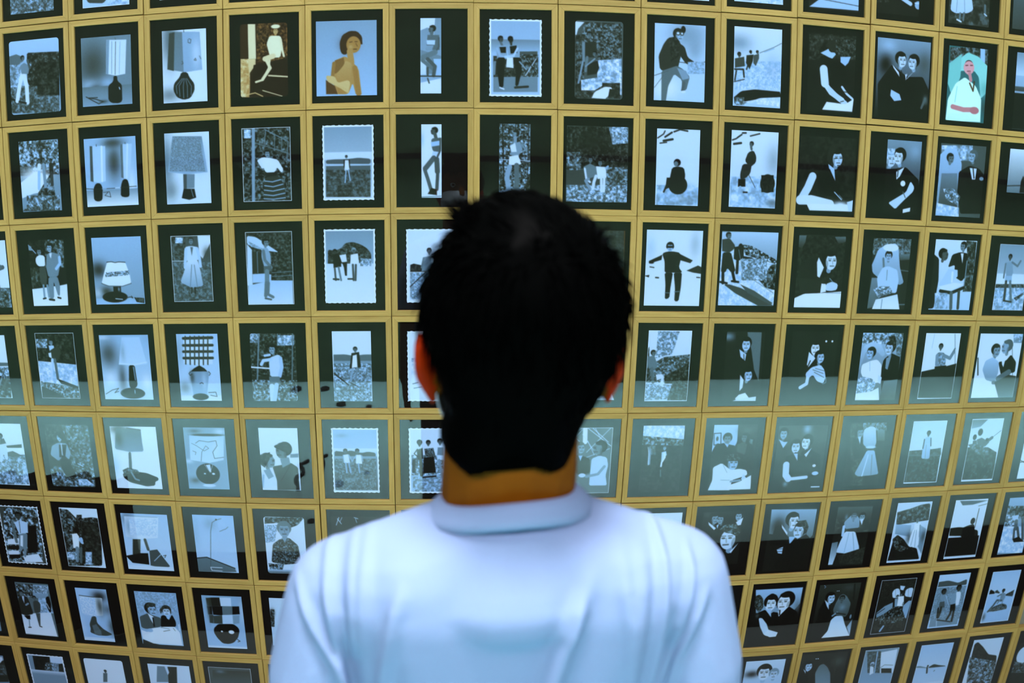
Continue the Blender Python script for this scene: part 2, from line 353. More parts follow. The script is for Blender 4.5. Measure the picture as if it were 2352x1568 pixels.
DATA = """0 0 -1 10 n -127 185 243 374|a bushy meadow, only its grassy lower edge in view, top left corner|b 50;n 30 75 8 -48 -20 286 17 277 425 -61 393
0 1 -3 7 w -124 166 248 360|a seated person in dark shorts beside white sheets, cut by the photo's top edge|b 80;n 20 60 16 -4 -13 265 13 262 275 -8 251;p 30 19 314 40 270 120 270 131 323 111 344 31 336;p 15 137 249 223 257 227 290 183 311 144 295;s 80 13 24 276 80 270 132 301;n 65 92 16 135 309 246 318 245 363 135 354
0 2 1 -3 n -121 178 232 362|a lamp on white ground, only the round foot of it in view|g 90 98;p 50 47 17 184 28 205 193 31 179;e 12 110 275 57 52;e 60 113 319 46 7
1 0 -2 4 r -142 180 280 373|a person in white trousers holding something up beside dark bushes|g 78 66;p 45 -1 74 41 66 70 80 73 123 -4 131;n 8 42 10 101 64 284 72 274 306 150 289 98 216 98 125;n 25 62 9 -9 223 277 245 270 382 -17 362;n 45 80 9 -3 116 73 123 67 237 -9 230;n 5 30 12 158 115 282 125 275 290 150 281;s 90 22 70 168 50 235 35 303;s 90 22 79 169 93 239 93 315;p 55 60 106 116 119 105 171 66 168;s 70 9 46 128 82 108 119 127;h 50 12 76 89 14 1;s 35 12 103 102 114 141;s 8 9 -5 288 20 298;s 15 9 46 307 84 318
1 1 -1 2 n -140 163 266 343|a white cylinder-shaded table lamp on a dark bottle base with trailing cord|b 55;k 30 62 136 97 127 9;k 78 42 239 57 37 8;k 25 74 257 49 30 7;k 75 139 231 56 37 7;g2 50 75 246 428;G 88 90 137 18 243 24 233 193 182 199 131 186;p 62 137 18 153 20 143 191 131 186;s 30 2 186 30 179 193;s 55 2 166 28 161 188;s 65 2 210 32 201 191;s 45 4 186 19 183 9;p 10 170 199 190 200 190 226 213 244 213 326 196 336 156 333 139 317 141 246 169 226;s 80 5 199 258 202 267;s 15 4 19 294 55 315 87 333 112 323 72 309 31 300 80 301;k 20 112 323 32 11 7
1 2 3 -3 n -111 167 224 355|a tapered decorated drum shade on a ribbed gourd-shaped lamp base|g 92 92;k 45 38 43 54 162 9;k 40 31 315 70 44 6;G 50 55 37 6 191 16 201 200 111 208 24 189;p 68 103 10 191 16 201 200 107 208;k 88 174 118 30 88 7;p 30 37 13 65 8 57 199 24 189;s 30 2 137 46 148 50 144 68 133 64 133 49;s 30 2 101 154 106 165 98 168;s 30 2 162 150 169 143 172 154 162 152;s 35 2 189 133 196 148;s 30 3 112 11 112 2;p 15 95 207 126 209 135 233 160 267 160 300 138 336 103 343 69 328 52 294 56 261 86 230;s 60 2 106 238 82 274 85 325;s 60 2 110 239 103 275 104 334;s 60 2 116 239 124 276 123 331;s 60 2 122 239 144 277 142 321;s 60 2 99 238 67 273 70 310
2 0 2 3 n -116 174 226 362|three standing people on a bright forest path under thin trees|b 60;n 15 85 12 1 -8 234 7 223 179 -12 166;n 30 60 14 -9 128 75 132 71 178 -12 174;k 100 89 179 95 46 10;G 97 90 -6 213 91 156 166 184 152 260 64 271 1 291;n 10 65 12 176 169 209 366 0 357 80 287;n 25 80 10 29 277 219 286 213 363 22 354;h 45 15 113 104 12 0;s 90 21 112 127 110 154;s 75 16 109 161 103 246;h 45 15 138 102 12 0;s 60 17 138 125 138 163 141 236;h 40 10 180 108 12 0;s 20 22 179 127 180 169;s 30 17 180 169 180 230
2 1 3 1 n -146 165 280 343|two tall cylindrical-shaded lamps on dark bottle bases with a cord between|b 72;k 30 156 28 73 30 9;k 28 159 126 49 105 9;k 40 16 300 50 30 7;k 92 250 243 32 112 8;g2 60 95 260 343;G 78 82 31 37 116 41 109 217 75 223 26 213;p 35 31 37 45 38 42 218 26 213;s 92 10 96 43 90 216;G 78 82 197 36 260 37 242 205 223 211 194 203;p 45 197 36 210 36 207 207 194 203;s 88 10 236 40 224 206;s 20 2 68 40 68 31;s 20 2 224 36 224 29;p 10 54 225 79 226 90 251 85 311 61 319 39 309 39 252;p 10 203 212 226 212 235 242 234 298 214 304 186 296 191 240;s 15 2 93 273 126 271 132 298 100 289 117 274;s 25 3 -14 249 52 255 151 255 233 251 273 250;s 90 4 160 254 184 253;s 75 3 86 255 110 254
2 2 5 -2 n -115 169 230 351|a broad plain tapered shade on a narrow dark waisted lamp base|b 90;k 55 6 142 47 163 10;k 45 23 284 47 59 6;G 55 68 43 15 193 22 217 199 113 205 12 191;k 72 178 128 46 88 7;n 50 66 3 43 18 182 25 206 195 20 187;p 55 91 204 150 206 146 274 90 276;p 35 91 204 109 205 106 276 90 276;p 10 90 276 146 278 153 322 117 332 78 322;s 60 3 129 281 139 318
0 3 5 -3 n -92 172 184 347|a pale empty scene, cut by the top edge above the sailor-capped sitter|b 75;n 60 80 15 -1 260 184 270 183 352 -1 342
0 4 2 1 d -125 167 247 357|a scallop-edged white-bordered snapshot showing only its lower border|b 60
0 5 -3 -5 n -66 160 120 336|only black mat above the seated swimmer print, top edge|b 60
1 3 7 -3 r -120 176 232 357|a woman in a white sailor cap sitting on a dark low wall|b s10;n s5 s40 7 84 -2 234 5 232 192 81 186;p s88 39 0 76 2 78 171 41 170;p s12 6 0 39 2 37 169 4 168;n s55 s85 12 2 168 48 170 45 355 -2 352;p s80 37 169 76 171 75 200 43 242;p s6 66 200 232 171 230 362 41 354;s s85 7 139 254 231 263;s s85 4 108 325 203 356;s s70 5 27 344 71 335 108 353;h s70 s14 175 39 19 0;e s92 175 18 22 10;p s94 145 62 200 64 208 104 197 169 148 169 130 101;s s90 10 200 82 207 133 214 163;s s85 25 162 161 122 173;s s88 15 129 181 147 218 109 271;s s88 10 144 182 140 218 109 274 76 283
1 4 4 3 n -149 172 289 360|a bare-shouldered person with swept hair looking up and aside|b 70;g 64 74;k s12 154 112 43 43 10;p s14 113 104 126 68 162 49 197 52 220 78 222 121 176 84 147 163 125 162 115 140;e s50 179 116 34 40;s s25 4 161 104 172 102;s s25 4 186 102 197 102;s s20 4 179 138 193 138;s s30 3 190 110 197 124;k s65 165 127 14 14 8;s s55 29 161 148 168 199;p s55 89 190 139 170 175 199 203 236 216 355 188 354 174 300 152 353 87 352 81 269;p s38 89 190 132 177 139 227 88 255;G s62 s50 139 191 171 206 163 285 145 353 102 352 96 255 132 213;s s48 24 185 228 192 286 202 351;s s45 17 85 204 78 262;p s25 45 282 88 312 102 352 46 351;p s72 45 261 88 266 102 298 153 285 163 300 152 350 109 320 52 290;s s70 9 102 313 138 328 152 343
1 5 -2 -2 n -52 179 98 361|a seated swimmer in profile on a bench, in a narrow upright print|g 60 70;p 90 1 0 70 0 63 81 34 45 0 59;p 55 0 152 98 182 97 268 0 267;G 90 85 0 203 27 203 27 271 0 271;p 92 -1 310 97 289 97 361 -1 361;p 75 62 196 98 196 97 275 69 275;h 45 15 54 53 19 -2;s 45 14 52 70 55 88;p 45 34 81 89 81 91 153 27 153;p 82 29 106 70 106 68 128 31 127;p 62 28 131 62 131 55 153 27 153;s 38 8 87 95 87 138 69 167;s 50 25 69 164 13 188;s 48 17 9 203 62 246;s 38 17 34 196 69 232 62 275;s 25 6 0 278 97 279;s 35 11 34 239 34 271;s 35 7 34 289 41 311
2 3 8 -2 w -121 176 240 358|a person in a striped skirt leaning on a post by a lattice window|b 30;n 5 55 9 5 -5 244 4 235 361 -6 355;n 60 95 7 12 5 46 6 45 49 11 48;s 62 16 59 3 50 357;s 50 4 67 72 228 128;s 55 4 113 8 229 70;s 55 4 120 9 111 81;s 50 4 164 32 161 104;s 50 4 200 48 195 120;s 50 4 229 70 221 179;s 45 4 170 105 228 125;h 60 12 125 125 19 0;p 92 79 153 102 142 135 147 176 156 204 207 193 222 171 192 163 217 115 219 101 183;s 90 16 83 160 101 190;p 15 115 219 167 217 173 243 113 241;p 25 113 241 174 232 206 280 211 353 99 351 104 292;s 75 4 110 259 147 264 188 254;s 75 4 107 281 150 288 199 276;s 75 4 105 303 149 309 205 298;s 75 4 103 325 149 331 208 320;s 75 4 102 345 148 349 209 342
2 4 4 1 d -125 177 247 362|a small person standing on a wide beach, hills behind, scalloped white border|g 62 88;g2 88 88 130 166;p 40 16 167 58 164 116 164 174 158 232 164 231 189 16 185;s 80 4 16 191 231 193;G 42 30 16 196 231 196 229 348 13 345;n 25 48 7 15 214 231 218 229 348 13 345;h 40 10 115 153 8 0;p 20 102 165 131 166 133 206 100 205;p 92 108 169 125 169 129 216 105 220;s 70 6 113 216 107 277;s 70 6 124 216 132 267;n 20 40 6 71 288 143 289 142 347 70 346
2 5 1 1 n -50 175 96 352|a slim dark-legged bather standing in profile on white, tall narrow print|b 92;k 75 2 74 14 43 8;h 35 10 60 32 19 -2;s 35 16 65 46 70 68;p 40 48 67 93 64 94 118 80 147 55 128 48 103;p 75 45 85 87 78 89 100 48 107;p 82 55 128 84 132 80 175 48 168;s 35 9 91 68 90 125 77 154;s 40 24 59 161 19 211;s 40 17 16 218 30 261 47 319;s 36 24 73 168 76 226;s 36 16 78 226 73 312;p 12 29 334 47 305 73 312 74 340;s 50 4 -1 349 94 345
0 6 -12 -13 n -128 157 255 351|a mostly white scene with one dark mark, cut by the top edge|b 94;s 10 7 69 340 83 343;n 80 98 14 0 127 256 122 255 333 0 338
0 7 -10 -16 r -142 149 277 343|a dim grey landscape, only its lower rounded edge in view|b 50;n 40 60 14 1 6 278 -7 278 337 0 348
0 8 -8 -14 n -151 164 293 363|a white snowfield, only its bottom strip in view|b 96;n 80 100 18 0 9 293 -11 294 315 0 333
1 6 -11 -11 d -125 177 249 370|two bathers side by side on a terrace with deckchairs, scalloped border|g 70 78;g2 55 72 97 161;p 35 144 154 229 152 229 188 144 190;n 10 60 7 144 168 233 167 233 275 144 276;p 55 19 278 230 275 230 347 19 350;n 10 40 7 19 177 136 176 137 276 19 278;h 35 8 55 96 16 1;h 15 6 102 97 16 1;s 45 11 55 112 62 130;p 65 33 127 79 126 87 184 72 198 37 199;p 10 48 134 79 133 79 162 55 162;s 70 10 37 141 51 177 87 184;p 8 37 184 76 184 72 234 66 328 48 328 36 235;s 55 11 26 206 23 263;s 25 10 104 111 104 129;p 65 87 126 136 125 144 183 90 184;p 8 97 130 129 125 133 161 101 165;s 80 10 133 140 115 176 76 180;p 92 83 184 112 183 115 234 80 230;p 10 112 183 151 183 154 247 137 319 123 320 126 248;s 60 7 144 204 176 240;s 85 4 172 269 222 188;s 10 4 179 189 222 260;s 90 7 51 328 69 335;s 20 11 123 327 183 322
1 7 -11 -16 r -117 181 233 376|a standing man with a crouching companion among boulders and brush|b 35;p 88 1 6 44 8 15 41 1 92;n 12 58 6 44 8 226 8 227 186 118 211 95 125 30 91;n 10 50 9 1 71 44 69 46 344 3 345;n 60 100 10 103 190 227 178 229 352 134 356 111 284;n 10 40 9 2 302 221 295 222 371 3 377;h 50 10 69 68 16 0;p 18 41 106 99 100 106 140 96 176 45 178;p 55 33 106 48 102 49 199 36 200;s 60 9 38 200 27 258 18 301;s 50 13 59 177 52 243;h 50 8 95 158 13 -1;p 15 60 213 110 190 118 226 107 255 60 264;s 60 7 52 221 96 183;n 60 98 10 31 287 133 269 133 312 97 335 32 337;p 94 83 372 97 342 148 315 185 318 170 354 149 374;p 15 170 325 203 328 192 361 163 365
1 8 -9 -16 n -129 184 255 374|a person with round snow goggles and dark jacket gripping a rope|b 82;k 60 165 49 121 88 8;k 60 204 120 46 73 6;k 98 56 310 90 73 8;h 70 15 120 52 32 1;e 12 142 25 12 18;e 30 116 44 12 10;e 85 116 44 7 6;e 30 136 45 10 10;e 85 136 45 5 5;p 22 67 69 105 60 128 88 132 153 115 227 54 234 28 224 20 159 45 99;n 10 30 7 71 69 105 63 128 95 121 161 84 185;p 18 116 88 150 108 166 159 205 182 197 197 159 192 128 153;e 12 211 187 17 8;s 25 3 114 183 205 190 254 176;p 45 36 231 114 202 145 218 179 253 162 320 139 321 139 270 100 243 71 302 61 376 38 377;p 62 114 213 160 225 176 261 142 270;s 40 14 150 284 143 321;s 40 3 1 255 69 229;s 40 2 2 313 47 252;e 92 147 328 12 6;n 60 80 5 167 181 250 176 252 235 168 239
2 6 -10 -9 n -77 181 149 365|a person in white shorts and halter before a cane trellis|b 50;n 10 80 6 -1 1 147 -1 151 365 1 366;s 15 6 15 1 24 301;s 15 4 79 0 69 77;s 15 4 140 -1 136 292;s 20 4 -1 56 148 76;s 85 3 0 171 149 177;s 30 3 98 77 140 26;h 55 15 76 48 20 -2;s 60 16 76 66 76 84;p 60 51 99 98 84 112 120 91 156 55 149;p 90 51 106 76 91 84 134 59 135;s 55 10 105 98 130 127;p 92 48 156 91 149 106 192 45 200;s 65 24 50 207 38 257 46 308;s 45 24 84 199 85 307
2 7 -9 -16 n -153 179 302 367|a couple seated together on stony ground under dark trees|b 30;n 3 35 7 -2 4 298 -5 303 208 0 215;n 45 95 6 204 3 298 -10 300 77 224 86;n 20 75 7 -1 128 71 126 72 213 0 215;n 20 70 7 190 196 302 193 305 280 192 283;n 35 90 7 2 287 305 280 307 364 3 370;k 8 128 74 88 58 9;h 50 12 117 161 16 0;h 50 12 165 175 16 0;p 50 83 198 115 180 149 197 150 241 102 256;s 88 10 90 206 99 256 117 270;p 92 145 193 193 196 198 247 154 255;s 60 13 110 256 95 264 118 303;s 88 15 146 241 136 270 133 299;s 90 13 172 247 174 313;s 90 13 187 247 186 313;s 70 9 193 200 204 192
2 8 -8 -12 n -109 178 219 373|a dark-clad person sitting on snow beneath scattered dark leaves|g 90 88;n 60 92 23 3 276 222 269 227 370 6 376;s 15 6 4 46 33 26 40 11;s 15 9 41 40 75 17;s 15 11 34 59 79 50;s 15 8 86 13 116 1 154 7;s 20 6 16 71 49 66;k 70 164 278 39 22 6;e 10 106 163 18 18;e 50 100 169 11 12;p 10 80 189 106 181 141 187 150 227 140 264 70 245;e 12 113 273 48 46;p 12 55 238 93 237 79 281 49 297;s 14 9 56 274 42 308;k 85 116 339 46 11 6
0 9 -14 -1 n -128 159 255 351|a dark foreground ridge over a snow slope, cut by the top edge|b 90;n 60 90 16 -1 11 253 -11 256 276 1 296;p 8 1 303 59 284 172 267 256 276 257 313 132 328 92 341 1 342;n 70 98 10 124 348 257 318 257 345 132 357
0 10 -8 16 n -136 162 274 361|hands over an open book, cut by the top edge|b 12;p 45 29 315 79 279 96 270 276 253 277 277;p 78 3 354 71 302 277 269 279 351;s 20 3 71 311 274 328;k 70 156 264 51 23 9
0 11 15 16 n -167 168 248 356|a dark-suited figure's bare forearm and hand, cut by the top edge|b 8;s 82 21 105 231 142 267 198 294;e 70 243 297 20 21;s 85 7 225 287 257 288;n 5 30 9 -1 242 87 233 89 296 1 305
0 12 16 16 n -141 176 249 376|a pale pleated skirt and white shoes on a dim street|b 25;n 15 40 19 -7 14 241 -15 260 363 9 389;G 88 82 24 155 118 145 149 295 117 315 41 323 10 310;s 60 3 54 184 46 314;s 60 3 87 181 98 313;s 50 11 70 320 67 360;s 45 11 93 317 90 354;s 92 8 52 354 77 363;s 45 13 220 264 223 320;s 85 6 218 308 233 317
0 13 16 16 n -144 190 255 380|a dull blank landscape at the top right corner|b 30;g 50 30
1 9 -9 -8 n -126 191 250 390|climbers roped in a line on a steep bright snow slope|g 92 80;k 60 27 80 81 54 8;n 70 92 6 5 173 252 157 257 296 8 311;k 70 202 191 50 77 5;h 30 5 28 137 12 1;p 30 5 158 53 147 58 193 6 204;h 20 5 87 122 9 1;p 15 65 139 102 133 98 167 83 207 63 177;h 30 8 122 120 9 1;p 35 102 136 130 127 131 150 115 189 101 175;s 15 8 6 211 50 209 55 247;s 15 7 14 219 7 265;s 20 7 74 184 67 208;s 15 4 3 273 56 258;s 45 3 134 123 207 91 248 68;s 70 5 159 117 208 97;p 8 5 349 41 317 114 304 247 308 255 334 140 345 100 363 35 384 9 383;n 30 80 10 10 349 58 346 60 384 11 387;n 80 98 10 51 370 141 349 248 335 250 383
1 10 -3 3 n -132 189 261 393|two dark-haired women in black bending over a white page|b 6;n 2 30 12 1 10 264 -12 269 118 5 138;p 78 66 99 124 67 151 100 130 125;p 75 176 94 238 97 222 137 205 154 178 137;p 15 97 46 157 17 252 25 247 104 185 93 116 91;n 5 40 7 148 26 261 17 264 103 151 112;p 3 65 111 160 127 205 162 235 238 149 276 67 173;s 88 43 86 179 96 249;s 88 28 101 256 132 293 195 328;s 84 26 123 278 177 321 213 342;s 85 12 192 261 220 294 252 316;p 95 86 382 109 341 214 346 261 315 255 382;s 25 4 187 336 204 331;s 30 5 206 284 224 286
1 11 11 12 n -150 194 311 412|two smiling men in dark suits, heads close together|b 8;g2 55 45 0 127;g 62 5;k 78 63 39 63 47 7;k 5 50 135 49 63 10;k 35 278 116 46 72 8;p 4 10 233 86 132 180 188 272 180 314 249 326 409 21 430;h 86 8 141 103 41 1;h 84 8 211 109 41 -1;p 90 90 132 129 168 134 191 96 147;p 90 167 205 220 153 181 196;p 88 166 177 179 172 172 204;s 15 5 142 159 157 190;p 78 88 259 139 279 152 309 110 317 85 291;k 45 294 299 21 32 8;s 40 13 273 340 293 291
1 12 16 11 n -128 191 241 387|a smiling bride in a wide veil with clasped hands, printed in colour|b t35;n 15 55 9 5 10 264 -15 272 92 11 115;p 75 191 -6 221 -8 226 72 196 58;G t75 t80 34 89 116 25 185 43 263 101 266 207 211 261 192 148 161 118 74 126 46 274 14 228;p t70 5 92 78 37 77 158 36 267 2 197;k t60 237 209 49 49 8;k 30 255 306 40 49 8;p t96 50 193 105 156 156 184 177 198 216 260 220 383 2 383 8 277;s s20 8 137 185 161 224 165 175;h m70 r10 126 101 34 0;e m72 127 105 33 35;s r15 4 106 95 120 93;s r15 4 135 92 149 91;s m35 5 118 124 137 122;s m62 19 133 133 143 169;s m60 25 40 315 109 326 186 320;e m55 177 325 29 19;p t94 23 349 169 346 222 383 2 391;s t75 4 61 208 52 290
1 13 16 8 n -101 196 231 406|a hazy pale horizon over dark ground, beside the colour bride|g 78 60;g2 60 85 0 121;g2 40 30 179 204;g2 8 6 214 406
2 9 -8 -8 n -127 186 249 380|a person with a walking pole on snow beside a dark rucksack|g 92 86;k 55 229 143 50 93 5;n 65 92 20 1 230 259 219 268 375 8 385;k 45 233 353 42 23 8;s 15 8 30 37 53 20;s 15 8 57 12 75 11;s 20 7 99 25 148 11;s 15 7 5 49 26 41;s 20 11 14 68 51 62;h 45 8 106 65 14 -1;s 40 12 105 79 108 90;p 14 90 107 118 94 135 124 134 155 106 179 75 150;p 20 64 166 113 160 107 210 84 235 55 243 53 213;p 10 44 240 82 238 84 277 44 279;s 70 15 57 282 54 305;s 12 8 75 305 94 305;s 30 3 99 218 136 279;e 12 202 257 40 47;n 5 20 7 166 216 233 213 238 298 171 301;k 90 115 365 17 9 8
2 10 -2 -5 n -166 179 323 378|a woman in a sleeveless black top writing at a white page|b 7;n 3 14 17 -14 9 323 -11 351 366 8 380;h 82 6 215 102 47 1;p 12 159 121 164 66 189 33 241 26 264 44 216 47 192 88 181 128;s 20 4 202 107 219 104;s 20 4 241 101 255 104;s 25 5 222 141 241 140;p 78 169 136 205 158 214 221 180 175;p 5 110 187 179 160 219 229 242 299 127 296;s 86 43 85 204 63 260 32 316;s 90 48 24 325 85 322 192 341;p 94 60 343 317 336 325 372 80 376;k 92 254 339 54 20 10;s 80 5 214 277 257 314;s 50 4 242 291 261 310;p 85 289 325 346 306 327 371 302 373
2 11 6 1 n -63 187 205 380|a white-haired woman cheek to cheek with a dark-haired groom|b 8;g 60 6;k 66 168 53 47 48 8;h 84 70 22 98 45 1;n 60 92 5 -28 49 45 44 48 76 -26 81;h 88 6 74 83 45 -1;p 5 -11 152 54 148 118 136 199 197 236 375 -74 389 -88 228;p 90 62 164 109 137 85 187 66 204;s 40 7 73 155 71 188;e 94 107 222 15 15;p 84 130 265 153 207 179 238 172 263 124 306 72 358 27 327;s 40 5 111 266 128 294;p 92 119 356 164 345 163 366 119 376;k 30 -27 298 18 20 7
2 12 11 4 n -142 189 286 382|a veiled bride with bouquet beside a groom in a dark suit|b 35;n 50 95 19 4 12 198 -1 207 81 11 93;n 20 60 15 -27 95 50 91 81 386 3 389;G 75 60 -1 61 43 18 103 30 139 101 140 383 2 381;G 55 25 17 158 115 152 134 333 11 381;h 50 10 66 77 28 1;h 68 40 204 56 34 -1;p 8 124 144 189 107 251 119 295 158 319 358 158 365 125 251;p 88 191 119 236 120 232 178 212 180;s 20 7 213 122 224 171;n 35 90 7 35 239 104 235 148 274 133 321 61 295;n 70 95 12 4 315 144 333 150 382 2 381;e 60 272 172 14 10;k 15 160 207 30 49 6
2 13 10 3 n -97 190 261 235|a lone rider-like silhouette on a bright flat shore|g 92 50;s 30 6 -11 201 260 181;p 15 87 234 89 170 101 140 120 168 139 231
3 -1 11 4 n -156 175 314 359|a leg-crossing figure on bright sand, cut by the left edge above the palm print|b 92;s 40 24 235 156 283 143;p 45 241 108 284 137 271 150 233 169;n 30 70 8 -10 246 325 254 312 363 -26 356;n 15 60 9 220 279 306 281 296 362 209 361;s 40 11 246 197 257 301
3 0 10 7 n -106 168 208 348|a couple in suit and blouse striding along a bright street|b 8;n 3 20 11 6 -4 96 -1 60 348 -32 346;n 10 60 9 100 -1 211 3 198 148 86 145;s 70 5 0 24 41 69;p 60 0 24 18 32 20 55 1 51;n 10 45 11 3 142 63 144 52 252 -9 250;G 90 97 -2 257 60 252 174 241 208 235 203 350 -5 348;h 55 8 61 60 20 0;h 68 10 125 42 24 -1;p 92 39 89 63 77 92 84 90 138 49 138 35 116;p 30 56 140 90 141 96 192 87 239 57 238 51 191;s 60 11 69 239 69 307;s 60 11 91 239 96 300;p 55 104 78 120 69 139 66 185 81 177 134 160 194 103 196 94 145;p 90 119 72 135 69 128 99 122 89;s 75 16 177 94 177 127 153 153;p 55 103 196 156 194 166 241 160 295 149 295 131 220 125 308 102 314 97 253;s 15 11 98 314 124 318;s 15 9 148 305 163 309;s 10 8 61 310 76 307
3 1 7 5 n -139 168 272 346|a small stitched cone lampshade with leaf band on a wide dark foot|g 72 62;k 15 27 166 57 53 9;k 25 60 279 50 33 9;k 90 16 285 36 33 6;g2 70 75 314 346;G 95 92 79 126 179 129 199 190 204 239 155 255 84 252 39 236 58 180;s 30 4 77 127 102 125 123 130 144 127 179 130;s 40 4 39 236 77 250 155 253 204 239;n 30 95 4 62 180 197 173 197 196 63 203;p 12 102 254 145 253 144 288 102 290;e 10 108 308 70 29;s 85 4 111 317 149 321;k 70 133 268 6 13 8;s 20 4 168 315 193 309 207 315 200 305;n 5 40 6 214 312 270 316 268 343 226 336
3 2 5 1 w -107 164 207 334|a woman in white jacket and full pale skirt standing on grass|b 35;n 30 55 7 -7 132 211 137 200 336 -21 333;n 20 45 9 2 -3 79 -1 71 127 -6 125;G 90 92 142 1 209 3 210 34 163 117 147 97;k 30 187 91 27 38 8;n 60 95 7 25 7 65 8 63 37 23 36;s 90 3 -3 126 65 127;h 55 25 106 25 18 0;p 85 72 57 103 51 139 58 146 116 135 126 71 127 67 89;p 45 101 57 116 58 107 102;s 80 15 78 70 73 108 68 160;s 80 15 136 65 146 110 150 155;G 88 65 82 124 136 122 149 181 159 255 97 264 38 234 62 179;s 55 4 104 147 90 257;s 55 4 117 148 127 258;s 25 9 97 264 95 290;s 20 9 114 264 114 290
4 -1 7 6 n -167 170 260 354|spiky agave leaves before a bright beach, cut by the left edge|g 94 92;p 45 -61 149 267 153 272 171 -66 178;n 30 95 12 -66 178 275 178 267 235 -76 237;n 8 60 10 -75 230 272 228 253 352 -97 356;s 40 7 181 294 238 185;s 40 7 204 301 265 221;s 30 8 184 323 243 257;s 60 5 165 338 215 228
4 0 5 7 w -120 179 230 361|a figure with hands raised to the face on a sunlit sandy path|b 12;n 2 30 9 7 -1 251 1 233 152 -14 152;n 30 85 8 2 32 73 33 67 82 -4 81;n 70 98 12 4 152 231 173 223 360 -10 363;n 20 80 6 4 266 230 300 223 360 -2 362;p 12 7 294 81 323 146 361 -2 362;p 10 107 251 224 293 226 307 126 279;h 60 8 94 50 18 -1;p 80 76 68 107 68 111 96 80 103;p 25 81 96 130 68 144 110 128 145 83 138;p 90 70 110 87 106 87 138 72 131;s 75 15 91 145 79 237;s 45 15 105 145 110 251;s 85 11 88 145 73 251
4 1 1 5 n -142 165 276 349|a plain conical lampshade on a slim tapering stem and oval base|g 72 84;k 20 46 103 66 90 7;k 92 19 14 44 14 6;k 95 248 255 36 56 8;k 95 46 235 44 49 7;k 20 113 228 29 98 6;k 70 270 22 35 41 8;G 80 84 128 11 228 12 257 155 192 164 98 159;k 60 127 90 18 62 5;s 92 4 103 152 185 159 258 145;p 12 155 162 187 162 194 270 179 287 150 287 146 256;s 60 6 180 172 184 242;e 12 162 315 69 30;s 80 4 175 298 175 315;s 20 3 7 320 46 298 84 288 59 313 82 305
4 2 -2 2 n -111 168 221 355|a checked drum lampshade above a two-handled pail-shaped pot base|g 78 84;k 60 9 87 28 101 5;g2 90 92 326 355;k 35 27 284 35 41 5;G 88 88 39 13 193 14 186 158 106 165 30 154;s 25 15 38 23 192 20;s 25 14 35 60 191 59;s 25 14 33 93 189 92;s 25 14 32 127 188 126;s 30 7 49 13 41 158;s 30 7 75 13 65 160;s 30 7 99 13 89 161;s 30 7 123 13 112 162;s 30 7 147 13 136 161;s 30 7 170 14 160 160;p 8 84 181 113 165 140 181 155 198 62 199;G 62 70 59 199 164 198 144 322 69 326;k 25 70 229 17 41 7;k 85 134 250 17 62 5;s 15 3 62 199 54 209 60 219 71 212;s 15 3 162 198 170 209 163 219;s 20 3 109 263 120 257 128 263;e 10 108 334 43 18;s 15 3 153 311 192 308 197 332 163 325
3 3 1 1 w -118 174 234 363|a shirtless person standing in profile beside a white awning-roofed pavilion|b 30;n 10 40 6 9 5 236 10 228 244 -2 240;p 82 8 18 53 25 166 103 115 96 26 69 7 59;n 55 80 3 11 43 127 105 26 72;p 85 7 59 31 88 27 266 0 266;p 20 31 94 89 108 85 203 30 202;s 60 3 57 98 56 203;p 78 29 209 91 207 123 213 122 249 27 254;s 55 3 127 204 230 199;s 55 3 126 223 229 218;G 78 88 4 266 122 242 230 244 230 364 0 362;h 55 12 102 54 21 1;p 65 80 82 109 77 124 115 125 166 92 184 78 127;s 50 15 89 95 94 140 125 178;p 40 86 171 125 169 124 197 88 197;s 52 23 103 197 101 255;s 48 17 97 255 91 319;s 48 14 108 255 103 312 128 326;s 40 9 89 332 118 338
3 4 0 4 d -127 179 251 366|three friends in beach shirts on pale sand before a leafy tree|g 60 78;n 12 45 6 85 93 105 68 142 63 179 75 210 94 231 120 231 164 17 174 19 99 54 105;g2 88 94 169 366;n 40 95 5 178 144 231 145 230 182 177 182;h 30 8 53 110 13 0;h 40 8 88 111 13 0;h 45 60 146 105 14 0;p 12 44 124 66 118 84 143 83 184 45 190;p 90 75 128 107 122 112 159 87 164;p 92 131 125 166 119 171 169 127 172;s 35 9 51 193 55 250;s 50 9 70 187 81 251;p 15 87 162 112 161 110 229 101 229 96 188;s 35 10 140 175 143 251;s 35 10 155 176 152 251;s 20 9 44 245 69 247;s 20 8 116 245 138 245
3 5 2 7 d -126 176 273 362|a boater in a swimsuit before open water, half hidden by dark hair|g 90 94;n 10 35 6 19 175 37 169 93 182 93 210 18 210;n 50 85 5 18 213 242 214 242 347 17 346;s 20 5 18 283 118 188;h 45 8 111 107 15 0;p 55 81 138 118 132 130 201 74 207;s 50 9 84 144 74 188
4 3 -4 5 r -121 168 235 355|a shirtless person leaning on a post amid garden greenery|b 18;n 5 45 7 4 -1 251 1 241 222 -10 222;n 40 95 6 4 -1 47 0 44 48 1 48;n 50 95 6 145 9 230 10 227 62 142 62;s 55 7 50 2 20 338;s 50 5 145 3 142 62;s 50 6 223 3 204 344;n 15 80 7 -8 242 240 242 234 354 -15 356;s 92 8 -3 175 96 182;s 60 5 5 256 20 338;h 65 8 116 82 26 -1;p 85 99 125 147 108 162 128 162 188 144 225 97 225 94 162;s 82 17 106 135 65 141 54 161;s 80 13 74 115 100 111;s 78 18 155 128 160 175 147 222;p 50 91 225 146 225 148 269 91 269;s 85 27 103 276 103 351;s 80 23 128 269 112 351
